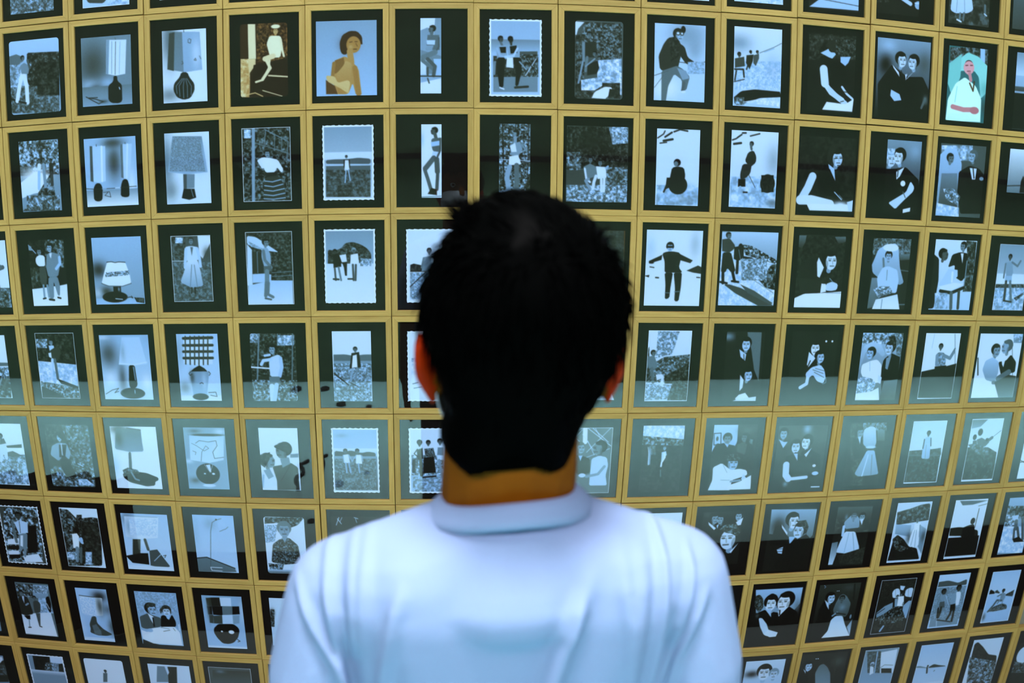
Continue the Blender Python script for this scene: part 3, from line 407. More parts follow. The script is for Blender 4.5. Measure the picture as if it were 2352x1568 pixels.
4 4 -1 11 n -100 176 195 363|a curly-haired person in a dark open jacket on rippled sand|g 92 92;p 45 5 119 63 118 108 126 160 119 197 119 196 159 4 158;G 60 65 4 152 196 152 191 363 0 364;n 40 85 6 4 165 196 165 191 363 -3 364;s 20 6 5 218 78 278;h 50 12 115 93 14 0;p 15 96 112 134 106 142 185 84 192;p 95 102 125 122 119 124 185 95 188;s 65 9 100 192 84 272;s 55 9 122 188 110 272;s 20 4 85 265 123 285
4 5 2 15 d -126 175 269 363|a bright beach with faint marks, half hidden behind a reddened ear|g 94 92;n 60 92 6 21 138 78 138 78 158 21 158;n 80 96 6 21 164 78 164 78 224 20 224;s 45 4 26 271 52 264;s 45 4 32 294 71 287
3 7 -5 -6 n 28 178 117 336|a plain dull grey-brown print with only its right edge beside the head|b s22;n 22 32 13 -5 1 111 -1 118 182 1 184
3 8 -6 -4 n -145 186 290 380|a smiling person with arms spread wide in snow goggles|b 92;k 70 22 93 33 76 4;g2 92 94 218 380;k 60 252 69 33 77 4;h 75 12 122 84 25 0;s 15 11 107 84 137 83;p 12 82 117 108 107 141 106 175 112 180 147 172 186 193 211 100 213 97 155;p 12 83 123 81 149 19 168 15 156 70 130;p 12 168 115 243 149 231 163 170 147;e 10 29 164 13 5;p 10 100 213 143 212 134 289 131 341 108 348 107 270;p 12 147 212 190 211 188 289 180 357 158 357 158 289;s 60 3 106 314 132 315;s 60 3 155 309 182 307;p 20 213 201 272 174 293 183 291 216 247 210;p 15 -4 230 22 225 19 238;s 15 5 23 185 43 188;s 15 7 55 238 69 239;s 15 5 269 234 286 235
3 9 -7 -2 n -154 188 305 377|two mountaineers with rope on a snowy rock-strewn slope|G 82 60 -24 5 305 -5 319 178 -13 185;n 75 97 9 -19 88 114 85 317 158 313 375 0 379;n 5 90 7 113 65 162 70 315 145 316 164 130 117;p 12 120 123 166 129 198 148 147 162 118 143;n 4 60 8 209 239 255 199 274 165 316 158 317 297 255 284;n 40 90 6 111 137 250 133 259 245 118 247;p 30 23 269 51 268 121 287 306 375 220 377 89 314;p 35 113 267 192 299 301 363 284 370 158 312;h 50 10 37 22 18 1;p 28 2 42 42 35 75 73 66 92 40 109 5 100;p 15 9 107 53 106 84 202 60 209 38 184 29 210 5 204;s 10 15 16 210 19 262;s 10 15 67 203 80 248;s 10 11 5 257 40 263;s 10 11 67 252 102 256;h 30 12 103 75 15 9;p 12 69 79 120 68 123 130 94 150 69 138;s 15 15 91 150 91 209;s 55 3 94 92 122 202 188 246 300 310
4 7 -2 5 n -83 176 217 359|a mostly hidden pale pleated skirt beside the right ear|b 14;G 92 92 155 266 176 272 211 360 101 359;s 75 3 163 279 167 354
4 8 1 4 w -112 182 229 373|a man standing beside a seated woman on a scrubby hillside|g 92 84;n 45 92 6 49 4 163 4 131 124 44 144;n 20 70 7 0 191 91 137 227 124 230 205 101 272 2 272;n 8 40 7 98 238 223 171 232 280 101 279;n 45 90 5 -1 279 143 286 135 362 2 368;n 15 45 6 142 279 232 280 233 370 122 369;n 10 50 6 -14 124 7 84 22 272 -5 272;h 50 10 32 118 17 1;p 50 3 137 37 130 53 171 55 198 11 198;s 45 15 28 198 39 272;s 50 11 8 151 3 191;h 60 12 66 211 12 0;p 90 50 231 84 228 99 245 59 262;s 88 10 86 252 81 286 95 293;s 88 8 92 245 91 286
4 9 3 2 n -93 179 213 374|two dark-suited men, one stooping over to write|b 8;G 45 40 56 0 112 0 123 39 52 39;k 58 9 26 42 27 9;p 45 112 2 192 3 199 265 167 203 143 100;p 10 49 0 112 0 116 39 54 66;h 80 5 111 66 38 0;p 82 75 93 116 120 112 155 85 134;s 20 4 102 120 106 148;h 78 5 134 230 37 1;p 88 92 230 115 258 112 300 96 320;p 92 75 359 95 338 130 328 154 356 83 369;p 88 83 364 194 349 194 375 62 373
4 10 6 -2 n -125 184 266 383|a grinning man hugging another whose clasped hands cover his chin|b 7;h 92 6 139 89 42 0;h 78 5 172 138 36 1;p 88 104 110 146 145 110 194 99 180;s 20 6 117 159 106 190;p 82 96 229 129 194 181 180 207 208 220 251 209 286 169 272 142 236 108 264;s 40 3 138 208 202 229;s 40 3 148 222 209 251;s 40 3 153 201 208 215;s 84 20 113 250 110 285 75 306;e 96 199 53 6 6;e 96 235 53 6 6;s 60 4 220 251 224 279 206 287
3 10 -1 -2 n -133 185 267 380|a bald-browed man in a suit writing low over a white table|b 8;n 4 18 10 -33 5 267 -5 298 299 -7 305;G 45 20 -8 6 41 5 36 39 21 72 -1 66;G 45 20 202 7 267 5 269 31 227 43;h 88 6 187 130 53 1;p 10 65 124 136 102 149 235 35 277 11 171;p 92 119 116 153 168 133 222 119 215 111 142;p 14 9 225 134 235 172 248 155 295 30 304;p 84 173 254 209 240 244 253 240 283 207 291 173 288;p 93 147 252 173 254 177 295 144 302;p 96 -3 332 53 307 148 302 267 292 270 379 -6 380;s 55 3 178 301 268 300;s 60 4 192 224 213 243
3 11 5 0 n -102 181 229 379|a bride under a tall veil holding a bouquet beside a dark car|b 14;n 25 60 7 -28 4 229 -5 239 82 -19 90;G 50 30 163 84 228 79 229 109 170 115;s 45 5 176 166 228 171;s 50 6 192 352 227 351;G 78 62 32 61 75 33 137 25 155 51 174 152 208 234 178 248 142 208 48 210 10 184 2 143;G 55 40 9 211 64 210 66 361 -2 377;h 70 12 99 93 28 0;e 92 108 49 47 20;s 50 12 68 108 78 168;p 80 69 155 103 147 160 166 175 221 168 290 58 292 40 210;s 50 3 98 168 100 222;n 40 96 6 24 272 69 254 132 256 144 290 61 319;k 25 91 309 47 17 7;G 88 95 46 327 176 296 199 378 29 379;s 60 5 85 326 84 374
3 12 1 3 n -119 187 266 382|a groom and guests bending over a round signing table|g 90 80;p 8 -55 99 -9 77 31 103 43 221 32 375 -25 380;h 35 6 61 81 34 2;p 80 -27 70 -9 73 -19 91;h 55 10 179 32 26 -1;p 8 114 79 162 64 213 69 229 180 193 224 139 197 138 134 95 149;p 92 167 70 186 70 185 126;n 8 50 10 195 0 263 4 269 278 209 280 224 145;s 55 7 214 111 213 244;p 80 100 156 159 161 164 196 98 261 47 248;s 92 13 128 176 130 225;p 92 48 255 144 232 212 237 133 274 75 276;s 12 18 63 279 135 288 211 258;s 40 20 135 288 144 373;s 30 17 184 280 190 372;n 60 90 13 28 291 110 289 123 377 40 379
3 13 -3 3 z -97 179 213 371|a bare-chested person waving on a beach, pinked zigzag print edges|g 60 88;g2 88 92 164 228;n 20 55 7 -5 224 197 219 201 241 -2 246;n 60 92 9 -11 246 254 239 277 369 10 374;h 35 10 79 71 17 0;p 62 54 101 97 96 111 157 105 178 66 180;s 50 12 97 100 136 120 153 91;s 50 10 53 109 51 187;p 70 61 176 105 175 110 207 62 208;s 32 16 71 208 74 309;s 50 16 99 207 122 315;s 25 9 71 316 125 322;n 15 50 7 139 300 196 270 207 277 159 314
4 11 5 -2 n -109 179 251 377|a veiled bride with daisies beside a smiling older woman in black|g 78 40;n 30 95 11 -32 1 251 -1 261 61 -24 62;p 6 146 147 189 111 248 133 255 277 255 378 165 377 138 204;h 82 10 176 83 40 -1;n 6 40 6 155 19 199 15 222 61 210 90 170 40;n 35 70 7 207 19 248 22 258 140 222 118;p 60 161 140 191 126 178 204 163 197;G 80 60 16 69 60 48 118 62 154 118 136 133 100 104 29 105 9 190 -10 225 -26 197;h 74 8 61 112 35 -1;p 95 15 175 67 154 106 147 138 176 142 233 133 276 55 290 13 218;s 70 3 62 161 69 211;n 50 98 6 -32 289 16 240 89 254 118 283 100 327 0 348;G 92 96 -17 340 92 327 137 305 152 377 -20 375;p 88 126 233 149 248 146 284 125 276;G 50 30 164 269 268 256 255 378 152 377
4 12 -2 1 w -111 180 228 375|a checked-shirt sailor holding a rigging pole against white sky|g 94 92;s 55 4 188 3 217 171;s 70 2 54 5 49 84;p 12 0 218 135 193 229 171 228 282 232 372 1 369;h 40 10 107 76 19 0;n 45 75 5 80 120 103 105 138 112 153 149 151 186 91 185;s 60 19 90 127 94 178;s 55 19 137 127 177 142 197 105;s 50 10 197 98 202 87;p 10 84 189 159 182 164 215 88 215
4 13 -9 8 n -147 179 295 375|an embracing couple in suit and light dress before a white drape|g 92 94;s 35 9 5 142 23 239;s 50 4 229 60 291 363;n 55 90 9 227 0 296 0 306 52 237 52;h 62 10 124 97 39 1;h 66 40 192 75 42 -2;p 10 151 164 203 157 232 120 277 165 280 225 183 240;p 92 169 142 199 135 192 195 180 179;G 78 60 60 157 109 135 155 164 162 225 147 285 82 269 48 209;s 45 36 170 262 235 225;s 50 22 138 285 156 285;G 25 50 147 285 238 240 294 248 294 377 193 375
5 -1 4 0 n -167 174 285 368|a figure in pale trousers above a sandy hollow at the left edge|g 90 92;p 25 165 132 274 120 272 141 180 143;n 40 85 8 -40 192 288 182 280 361 -76 375;p 35 175 170 210 162 271 190 203 200 171 193;h 40 8 146 76 18 0;p 35 139 95 165 87 176 117 133 126;p 85 133 126 175 124 175 170 171 217 154 217 150 171 131 233 114 234;n 60 95 7 267 214 306 212 282 353 242 354
5 0 1 2 r -134 174 268 366|a person in jacket and striped tie reclining among rocks and vines|b 22;n 18 70 7 101 1 279 -2 267 247 136 236 139 115;n 5 30 11 -2 3 85 1 68 117 -20 119;n 20 75 9 -17 248 279 231 260 360 -29 371;h 70 10 84 73 25 0;n 4 15 8 62 50 95 42 110 71 103 94 69 57;p 62 31 125 69 106 124 108 143 167 125 206 98 176 60 215 14 179;p 15 76 117 123 116 104 191 68 192;s 88 9 92 113 90 176;s 10 3 96 116 92 176;p 12 70 207 118 198 153 281 156 311 94 306 70 253;s 80 6 177 227 206 241;n 60 95 6 163 319 218 317 260 354 165 357
5 1 -7 3 n -136 170 266 359|a scalloped plain lampshade on a twisted driftwood stem and dark slab|g 93 95;k 75 -4 224 46 90 6;k 15 53 16 67 29 8;k 12 126 326 30 8 5;G 45 60 35 9 179 14 179 87 182 141 96 145 16 130;k 25 46 67 30 59 7;s 90 2 15 136 88 149 178 144;s 30 4 98 8 178 18;p 40 93 146 108 145 105 206 101 258 83 259 89 192;p 8 43 271 112 258 186 267 249 292 248 307 228 315 225 338 176 345 81 323 47 298;n 20 60 5 45 253 77 237 136 250 141 269 50 275;s 55 11 96 266 114 303 135 310
5 2 -12 -1 n -115 171 228 350|a drum shade with looping wire pattern on a glossy round base|g 62 66;k 88 201 22 42 21 7;k 35 61 20 43 14 7;k 85 16 191 29 15 8;G 78 84 31 38 222 43 210 180 129 199 24 183;k 90 172 115 28 65 5;e 30 130 41 95 7;s 35 3 62 88 84 73 133 80 176 72 180 101 153 137 160 173 210 165;s 35 2 40 89 67 103 107 131 133 116 117 102 92 138 84 189;s 35 2 43 132 60 139 55 153;p 60 101 200 136 201 134 225 112 225;e 8 115 262 66 59;p 88 107 211 132 207 135 254 125 247;s 90 2 100 209 128 254 146 210;e 92 98 261 6 4;e 92 146 261 9 6;e 85 117 329 36 9;k 20 40 301 36 22 6
6 -1 7 -3 D -124 181 266 377|a dark-haired person on steps, big scalloped white print border|b 30;n 10 85 10 43 14 298 2 230 368 -33 386;p 92 27 221 107 208 98 250 20 255;p 8 23 263 97 258 92 284 18 288;p 92 16 297 90 292 85 318 15 323;p 6 19 322 93 317 88 343 14 348;p 6 164 130 234 118 217 293 147 306;p 92 109 325 215 306 238 359 118 367;s 45 19 79 110 85 234;h 30 6 127 63 26 0;p 82 92 109 130 91 182 105 173 171 112 182;s 20 3 128 99 122 174;p 55 112 182 168 175 154 246 129 332 116 333 124 273 91 309 97 258;p 92 119 190 136 189 121 265 105 258
6 0 4 -3 w -122 183 237 375|a white-shirted figure among shrubs below a bright sky|g 92 90;n 8 60 8 3 7 56 12 103 66 201 53 247 59 215 362 -33 377;n 8 30 10 133 80 250 91 218 345 87 353;n 4 40 6 107 42 139 40 119 161 71 164;h 35 8 91 139 21 9;p 96 56 165 88 159 100 179 88 253 51 255;s 85 15 98 195 114 219;e 75 110 203 11 21;s 55 21 75 254 61 338;s 40 16 100 253 84 345;n 50 95 7 1 283 67 279 58 330 -8 334;n 60 95 7 124 276 165 274 151 358 110 360
6 1 -6 -5 n -141 165 277 353|a large pale drum lampshade over a carved figure base and dark slab|g 78 86;k 30 41 33 46 40 6;p 90 20 18 225 18 205 145 100 158 13 146;k 65 42 81 31 72 8;s 65 3 51 17 218 18;n 80 94 4 48 33 217 26 202 137 41 136;p 25 53 160 100 159 86 256 39 258;k 92 112 181 16 24 7;s 30 17 127 161 138 221;p 8 -5 269 88 247 134 245 132 319 31 312;p 35 144 228 192 218 255 321 236 343 139 323;s 80 4 166 293 210 250;s 15 3 225 257 241 252 231 269;g2 90 92 328 353
6 2 -16 -9 n -116 172 234 354|a slender arched floor lamp with tilted shade in a bare corner|g 76 84;k 62 96 52 44 47 5;k 70 9 102 30 158 5;G 50 45 -2 266 59 260 215 326 221 349 -1 359;s 12 5 -2 269 58 261 215 325;s 40 3 74 324 97 99 111 44 135 28 164 19;p 78 140 47 167 27 199 68 149 97;s 40 2 199 68 187 80 149 97;e 30 135 26 5 5;s 92 4 141 325 74 324 79 344 138 346
5 3 -7 2 n -105 173 207 350|a man and a woman in profile face to face before a bright sea|g 92 90;p 55 162 144 206 140 205 162 161 164;h 45 10 123 124 47 -2;n 4 25 5 76 99 118 81 158 98 161 148 136 134 83 110;h 55 12 44 182 42 2;n 5 28 6 -1 150 54 135 51 171 20 222 -5 201;p 88 1 252 26 229 72 265 79 324 4 344;s 70 11 10 266 1 333;s 92 4 22 237 26 280;p 60 12 237 47 229 65 272 36 288;p 28 62 214 111 206 159 191 199 219 201 348 80 350 81 294;s 15 3 105 294 158 206;p 55 106 170 154 162 159 198 116 221
5 4 1 12 d -124 174 244 361|two bathers in white holding hands in shallow water, hills behind|g 72 88;k 60 52 42 40 14 5;g2 88 85 112 133;p 35 14 126 69 132 96 123 155 137 188 129 228 136 227 161 13 163;g2 62 38 155 347;n 35 60 5 12 170 229 168 224 346 5 348;h 45 10 70 128 14 0;h 45 10 132 127 14 0;p 90 58 148 85 144 93 194 63 194;p 92 125 147 151 147 157 197 123 197;s 70 5 58 151 61 191;s 70 5 88 148 104 183 125 151;s 70 8 70 194 74 248;s 70 8 86 194 95 248;s 70 8 136 197 141 247;s 68 5 155 151 160 183;k 60 103 284 34 10 6
5 5 5 16 d -125 174 271 363|three posing friends on a quay, partly hidden by the person's neck|g 90 90;n 40 92 7 14 147 178 147 178 261 12 261;g2 70 80 261 363;n 50 80 8 19 269 245 268 245 356 18 356;h 30 8 55 80 17 0;h 40 8 100 80 15 0;h 50 8 160 73 17 0;p 25 40 119 70 108 73 168 46 175;s 22 5 44 115 27 140 50 161;n 15 70 3 80 112 126 108 139 161 86 168;p 8 76 161 129 157 139 247 72 250;p 55 149 105 178 105 178 154 145 150;s 25 15 60 175 64 261;p 85 145 147 182 150 178 175 145 175;s 60 12 155 175 172 268;p 6 17 175 33 168 32 247 16 247;s 10 8 72 272 138 265
6 3 -14 -6 r -114 172 223 349|a smiling boy in a plaid shirt at a lakeside table|g 92 90;n 10 60 6 8 3 226 -2 188 46 130 70 104 33 5 43;n 55 92 4 4 50 75 49 53 150 -5 160;h 62 48 110 75 50 0;p 25 83 134 133 125 180 170 193 281 93 292 25 278 41 166;n 15 60 4 83 134 133 125 180 170 186 281 93 292 29 278 45 166;p 62 91 126 126 121 110 153;n 10 90 7 7 287 93 292 83 325 11 327;g2 80 40 324 349
6 4 0 11 n -147 178 257 349|pale reeds on a dark ground, almost hidden behind the left shoulder|b 14;s 85 4 27 52 43 6;s 85 4 55 44 35 14;s 85 3 60 6 49 29;s 85 4 145 12 125 5;s 80 3 132 12 138 35
5 7 6 12 w -109 172 239 368|two women chatting before a criss-cross lattice, left side hidden|b 45;s 85 4 -6 49 78 1;s 85 3 22 78 79 8;s 85 3 6 21 69 78;s 92 24 92 1 95 78;s 85 4 105 1 233 101;s 85 4 132 2 218 80;s 85 3 145 2 176 58;s 85 3 226 3 106 135;s 85 3 80 36 161 150;s 80 3 109 72 147 150;s 80 3 227 116 107 164;h 62 35 72 110 33 1;h 50 10 173 111 40 -2;p 20 23 163 52 149 87 156 125 171 133 251 72 264 37 235;p 75 63 153 86 153 76 185;p 82 135 171 175 154 216 165 226 209 216 267 227 325 130 324 132 236;s 60 15 206 216 174 259 113 272;e 85 89 265 19 12
5 8 12 4 n -108 182 225 378|two pale figures standing in dark water below a bright bank|b 10;n 75 98 8 -14 -1 225 2 230 87 -9 66;n 10 70 7 -10 55 229 80 233 116 -6 105;n 6 22 10 -21 112 226 116 251 381 0 374;h 70 20 54 91 16 1;s 62 15 47 120 44 163 44 214;s 90 4 33 120 40 163 41 221;n 30 60 6 43 113 71 113 79 164 54 163;h 70 20 124 125 14 0;p 82 109 150 133 143 138 165 123 193 111 215;s 92 10 124 157 129 179 114 208 112 230;s 40 6 111 251 115 288
5 9 15 0 n -120 181 249 380|a woman in white writing with head bowed, men standing behind|b 12;G 78 72 -2 -2 135 1 139 98 127 127 23 103 -7 168;s 15 4 3 48 42 46 47 110 8 113 3 48;e 30 24 78 7 13;k 30 190 34 59 36 8;h 55 8 82 79 33 0;p 8 24 117 59 103 126 119 147 171 1 168;p 75 66 104 93 111 87 130;h 45 8 180 73 26 -1;p 30 140 112 175 99 199 114 191 172 145 156;h 45 8 223 92 19 -2;h 72 8 123 215 49 1;n 4 40 6 81 170 146 164 173 201 144 208 92 207;p 90 16 241 64 217 120 259 171 253 213 262 221 292 135 319 127 379 1 375 20 316;s 60 3 68 317 120 319;s 60 2 73 228 100 273;p 82 197 284 220 314 201 340 186 313;p 92 116 349 181 328 243 292 250 376 112 376;s 60 12 128 327 180 321
5 10 12 -5 n -146 170 295 370|two men in suits either side of a dark-haired woman|b 8;g 30 8;k 68 170 21 31 37 9;h 66 6 32 44 34 0;p 78 6 76 38 92 61 92 39 129;h 84 6 114 120 42 0;h 88 6 176 95 43 -1;p 4 61 181 119 153 162 184 185 291 92 287;p 5 150 154 193 133 269 172 301 375 189 370;p 88 171 169 212 130 185 185;p 80 104 160 131 161 135 206;s 84 39 71 226 76 287 95 310;s 86 20 103 311 203 303;e 80 254 282 21 12;e 94 241 236 11 9;k 60 80 340 19 20 8;s 90 8 243 363 295 364
6 9 16 -11 n -127 183 239 331|bowed people in dark clothes, one woman's face bright near the shoulder|b 9;k 30 24 16 30 23 7;h 62 10 68 41 34 1;h 62 10 106 46 31 -1;h 66 10 209 31 31 0;p 90 33 59 83 100 73 111 39 79;p 92 196 69 237 40 228 86 210 89;p 80 84 84 98 73 91 104;h 88 10 170 163 77 -1;n 15 60 7 103 113 129 82 197 77 234 126 215 157 166 131;p 90 182 252 228 198 191 260
6 10 16 -11 n -127 185 281 391|a man pressing his cheek to a woman, shadow behind them|b 8;G 70 45 0 0 325 10 301 151 260 197 7 152;k 5 55 107 55 72 9;h 90 6 144 75 53 1;h 84 8 194 137 54 -1;n 6 40 6 161 80 224 75 246 116 238 164 195 97;p 5 39 106 85 100 130 183 137 232 18 225;p 90 77 96 120 150 119 166 80 116;p 75 132 175 176 177 144 224;p 6 136 223 238 164 276 198 278 397 50 384;p 80 69 253 107 238 106 283 81 278;s 20 3 69 253 105 250;s 20 3 72 267 107 267
5 11 7 -4 n -109 179 230 377|a groom and a veiled bride in a full gleaming skirt|b 10;n 25 70 6 55 -1 222 3 230 50 62 46;n 8 30 10 -9 0 71 1 135 377 52 373;G 50 30 168 44 217 45 228 110 179 109;h 60 8 60 57 33 1;p 6 21 90 70 91 113 206 50 219;p 80 52 83 72 80 72 128;h 70 10 130 62 30 1;G 84 65 85 39 123 21 157 29 175 116 170 154 120 149 92 129 82 69;e 80 144 146 33 8;s 20 13 122 160 163 161;G 72 62 122 164 172 165 222 310 174 316 92 320 65 304;s 82 7 135 191 116 317;s 50 4 160 192 174 316
5 12 1 2 w -109 179 225 377|a woman in a long pale dress standing in a dark meadow|g 82 92;n 20 40 8 0 177 214 168 219 215 -3 208;n 20 40 7 136 174 213 164 222 207 138 205;G 38 18 -4 200 217 207 221 374 1 369;n 18 36 10 -3 208 215 215 220 366 7 365;h 30 10 113 74 17 0;p 75 96 99 134 96 138 135 96 141;G 78 70 93 137 137 131 146 221 141 230 91 227 89 172;s 55 3 109 142 116 224;s 40 8 91 110 90 164;s 40 8 133 104 141 150
5 13 -9 6 w -109 183 224 386|a person fishing from a boat with another seated behind|g 84 92;G 45 60 -3 4 110 4 65 48 4 58;s 50 4 162 117 217 75;h 30 10 72 81 22 9;h 30 10 38 111 17 9;p 42 55 126 88 115 149 144 127 168 76 182;s 40 20 115 151 162 117;e 30 129 128 11 10;p 40 29 133 55 130 85 222 37 212;n 12 35 11 1 172 147 176 215 210 231 377 3 375;n 25 60 7 -2 156 42 149 149 184 168 225 85 222
5 14 -16 10 n -101 76 217 280|a thin branch across white ground, clipped by the right edge|b 93;s 25 5 -10 175 36 169;s 25 4 -5 159 50 186
6 11 11 -5 n -111 184 227 387|a bride in a lace veil and full skirt leaving a dark doorway|b 10;n 8 30 10 -68 -7 227 7 259 171 -40 155;G 35 15 -5 4 227 9 226 88 7 77;k 60 64 71 13 24 7;h 60 8 168 73 29 0;p 88 154 88 179 85 174 126;p 6 178 101 209 87 238 154 197 160;G 68 60 81 72 112 42 153 84 160 141 69 145 53 103;h 60 40 113 70 24 0;s 80 17 58 128 60 185;G 90 84 72 161 139 165 184 267 188 296 117 308 35 295 51 225;s 70 4 99 171 90 303;s 65 4 124 172 158 303;s 80 7 105 312 109 354;G 50 85 -2 231 38 225 41 308 29 374 0 374;n 14 26 8 51 317 227 269 232 379 79 378
6 12 1 1 w -117 185 235 389|a woman in a white sundress beside a tree-lined track|g 88 86;n 15 50 9 6 58 97 38 163 17 223 12 234 120 14 141;G 70 60 13 136 120 147 119 222 18 199;G 66 55 183 150 229 178 249 366 184 276;p 8 16 232 36 204 87 237 134 290 190 302 225 378 3 375;n 8 50 7 7 232 37 208 91 254 50 268 136 299 88 321 39 301;h 50 10 157 111 20 0;p 96 141 140 179 133 188 176 144 177;k 35 121 230 27 51 8;k 35 218 228 20 51 8;G 96 92 139 173 184 175 199 286 175 297 126 285 128 222;s 65 4 163 182 174 293;s 65 4 150 182 145 282;s 60 8 181 150 192 226;s 15 9 153 296 171 318
6 13 -11 3 w -115 183 233 389|a dark figure seated under an awning by a bright bay|g 92 90;p 45 29 5 234 11 128 34 54 35;p 15 -7 182 61 178 127 186 207 208 218 251 6 238;s 90 9 2 238 86 243;h 10 6 154 143 21 9;p 6 90 184 133 169 168 163 186 215 190 250 97 252;p 5 -1 246 77 247 226 243 233 374 2 374;s 25 4 181 62 179 189;s 30 3 172 45 239 32
6 14 -16 3 n -118 178 193 382|bathers posing on bright sand before a beach pavilion, right edge|g 70 60;n 15 70 9 -4 51 128 59 152 146 4 137;n 30 95 8 -15 102 73 107 86 193 8 189;n 75 98 12 -22 187 246 203 300 393 0 370;h 50 10 51 97 23 0;h 45 10 115 101 23 0;p 82 43 122 95 116 99 151 66 153;s 45 26 87 159 96 211;s 40 16 86 211 98 281;s 38 18 108 204 140 284;s 40 20 132 144 170 286;p 12 90 281 135 266 186 305 106 304
7 -1 8 2 n -110 179 225 371|a woman and a child in winter coats walking down a snowy street|b 45;G 70 60 1 11 225 10 208 96 -1 112;n 10 70 7 1 11 124 8 104 104 1 103;n 40 90 4 122 17 224 14 214 67 112 65;n 60 85 9 142 101 208 96 224 201 118 219;G 90 97 3 224 91 212 206 197 218 369 -4 366;h 50 8 30 75 21 0;p 18 5 107 37 90 67 102 77 145 85 217 30 234 -1 224 -5 151;p 82 30 96 45 94 37 146 31 119;s 60 11 46 157 63 146;p 6 15 235 59 229 55 259 34 258;s 60 7 46 260 39 315;s 20 7 31 318 48 316;h 45 8 114 103 16 0;p 30 100 126 129 119 148 139 135 203 96 211 95 172;p 35 101 211 132 208 116 298 106 299;s 20 7 110 303 123 307;p 5 192 92 215 81 219 134 209 195 197 198 187 155;s 90 5 191 136 202 173
7 0 0 -5 n -109 170 200 365|a textured white drum shade upon a dark carved foot-shaped base|g 78 76;k 10 149 51 58 43 9;k 20 188 138 45 48 5;k 30 203 257 36 74 8;k 90 2 273 28 100 5;G 90 90 20 53 166 57 153 184 117 186 54 189 18 175;k 30 142 118 27 77 8;n 75 96 3 23 60 121 62 108 187 58 189 20 175;s 15 4 20 51 100 57 166 57;p 30 78 192 105 190 104 236 137 277 193 312 155 325 92 325 46 307 55 284 52 250;p 45 68 258 97 246 121 293 120 323 75 319;g2 88 90 342 372
7 1 -8 -9 n -131 172 257 364|a man and a woman seated at a white-clothed restaurant table|g 68 72;n 62 76 5 9 2 250 4 253 134 4 150;h 72 12 90 120 46 1;n 20 40 5 59 99 70 79 97 71 122 78 121 95 94 92 65 117;h 84 20 183 124 38 0;n 15 35 4 142 112 171 92 205 90 213 117 209 151 202 109 164 111 145 150;p 38 9 173 65 146 101 162 142 174 133 237 39 258 10 250;p 90 63 146 96 167 88 220 76 188;s 10 8 92 177 92 235;p 6 144 159 170 153 191 185 214 146 232 197 228 230 132 239;p 75 173 153 200 151 191 185 180 176;p 95 5 265 44 281 79 250 150 235 219 231 247 272 250 360 67 358 6 328;e 72 62 266 18 13;s 30 3 146 267 186 257;s 50 3 132 241 183 248;s 50 3 209 241 219 260;s 92 7 247 215 246 253;p 12 6 333 67 358 106 363 0 372
7 2 -12 -15 n -121 169 236 358|a patchwork check drum shade over a black glossy heart-shaped vase|g 68 76;k 92 231 108 24 93 5;p 25 25 17 58 13 55 71 27 70;p 12 54 13 107 11 109 68 55 71;p 88 107 11 174 10 172 67 109 68;p 70 174 10 212 10 211 65 172 67;p 8 26 72 55 71 53 129 28 128;p 3 55 71 117 68 114 131 57 129;p 48 119 68 176 67 172 123 115 128;p 3 176 67 217 65 216 118 172 123;p 30 32 130 57 131 52 188 30 185;p 30 56 136 110 131 106 188 54 188;p 84 110 128 172 124 170 187 108 189;p 62 172 130 213 126 207 180 170 187;k 40 31 100 12 84 7;p 3 79 191 170 187 196 209 203 232 188 281 160 316 129 328 92 325 63 288 47 250 50 222;e 95 96 242 6 6;e 96 153 244 17 13;s 10 4 183 293 198 305 185 310;g2 88 92 344 364
7 3 -12 -16 n -126 169 208 324|a bright scene mostly hidden behind the left sleeve|g 90 84;k 10 14 96 16 28 8;n 10 60 4 3 77 27 76 18 193 -7 195
8 1 -9 -6 n -125 168 264 370|a tall cone-shaped lampshade between two bright patches at the bottom edge|g 90 90;p 55 61 13 121 13 130 128 40 135;G 15 15 127 13 186 11 167 177 113 182;p 85 108 12 125 10 132 56 120 77
8 2 -10 -16 w -142 174 260 370|a dim grey scene with white border, cut by the bottom edge|b 35;G 25 55 26 22 259 17 234 254 -5 271;k 60 72 31 34 15 6
8 -2 16 7 n -167 132 249 333|a dark-suited figure at the bottom left corner|b 60;p 20 184 66 252 32 274 61 246 203 147 214;p 92 216 15 242 10 241 33 214 62;n 20 50 6 203 69 269 62 249 149 182 157
8 -1 8 3 d -142 167 252 372|a villa behind dark trees with a scalloped white border, bottom left|g 60 60;n 3 18 8 41 13 162 7 146 128 37 139;G 88 85 162 7 251 8 251 55 161 53;n 45 80 5 163 56 214 53 200 117 157 122;n 10 30 5 213 59 243 51 238 119 204 122;n 10 80 4 122 57 166 53 155 131 100 137;g2 88 60 118 150
8 0 -4 -6 r -147 173 258 388|a tiny standing figure on blank white, bottom edge|b 94;h 40 15 133 88 12 0;p 45 116 102 144 100 132 169 104 172
7 -2 16 7 n -61 185 222 386|a pale shape low at the very left edge beside the walking coats|b 12;p 60 136 294 183 300 179 370 115 381
7 10 16 -11 n -147 181 303 366|a dark-haired woman with her arm around a smiling man in black|b 4;G 76 62 0 3 299 4 298 114 256 178 25 161;k 50 284 132 27 58 7;n 12 50 6 6 43 31 35 58 69 67 126 42 162 8 113;h 92 4 110 99 57 0;p 4 69 98 77 52 108 31 141 47 159 104 157 142 138 84 104 58 86 80 84 127;h 94 5 199 93 67 -1;p 3 33 162 82 141 127 197 129 159 189 173 230 128 291 171 310 327 299 416 63 397 67 260;p 90 165 161 184 144 230 128 175 196;s 10 8 176 153 179 182;p 78 82 141 117 139 127 197;p 86 48 198 70 198 108 244 123 279 147 314 123 332 98 316 67 260;p 92 98 316 124 283 190 308 182 337 142 339;k 40 37 181 13 19 7
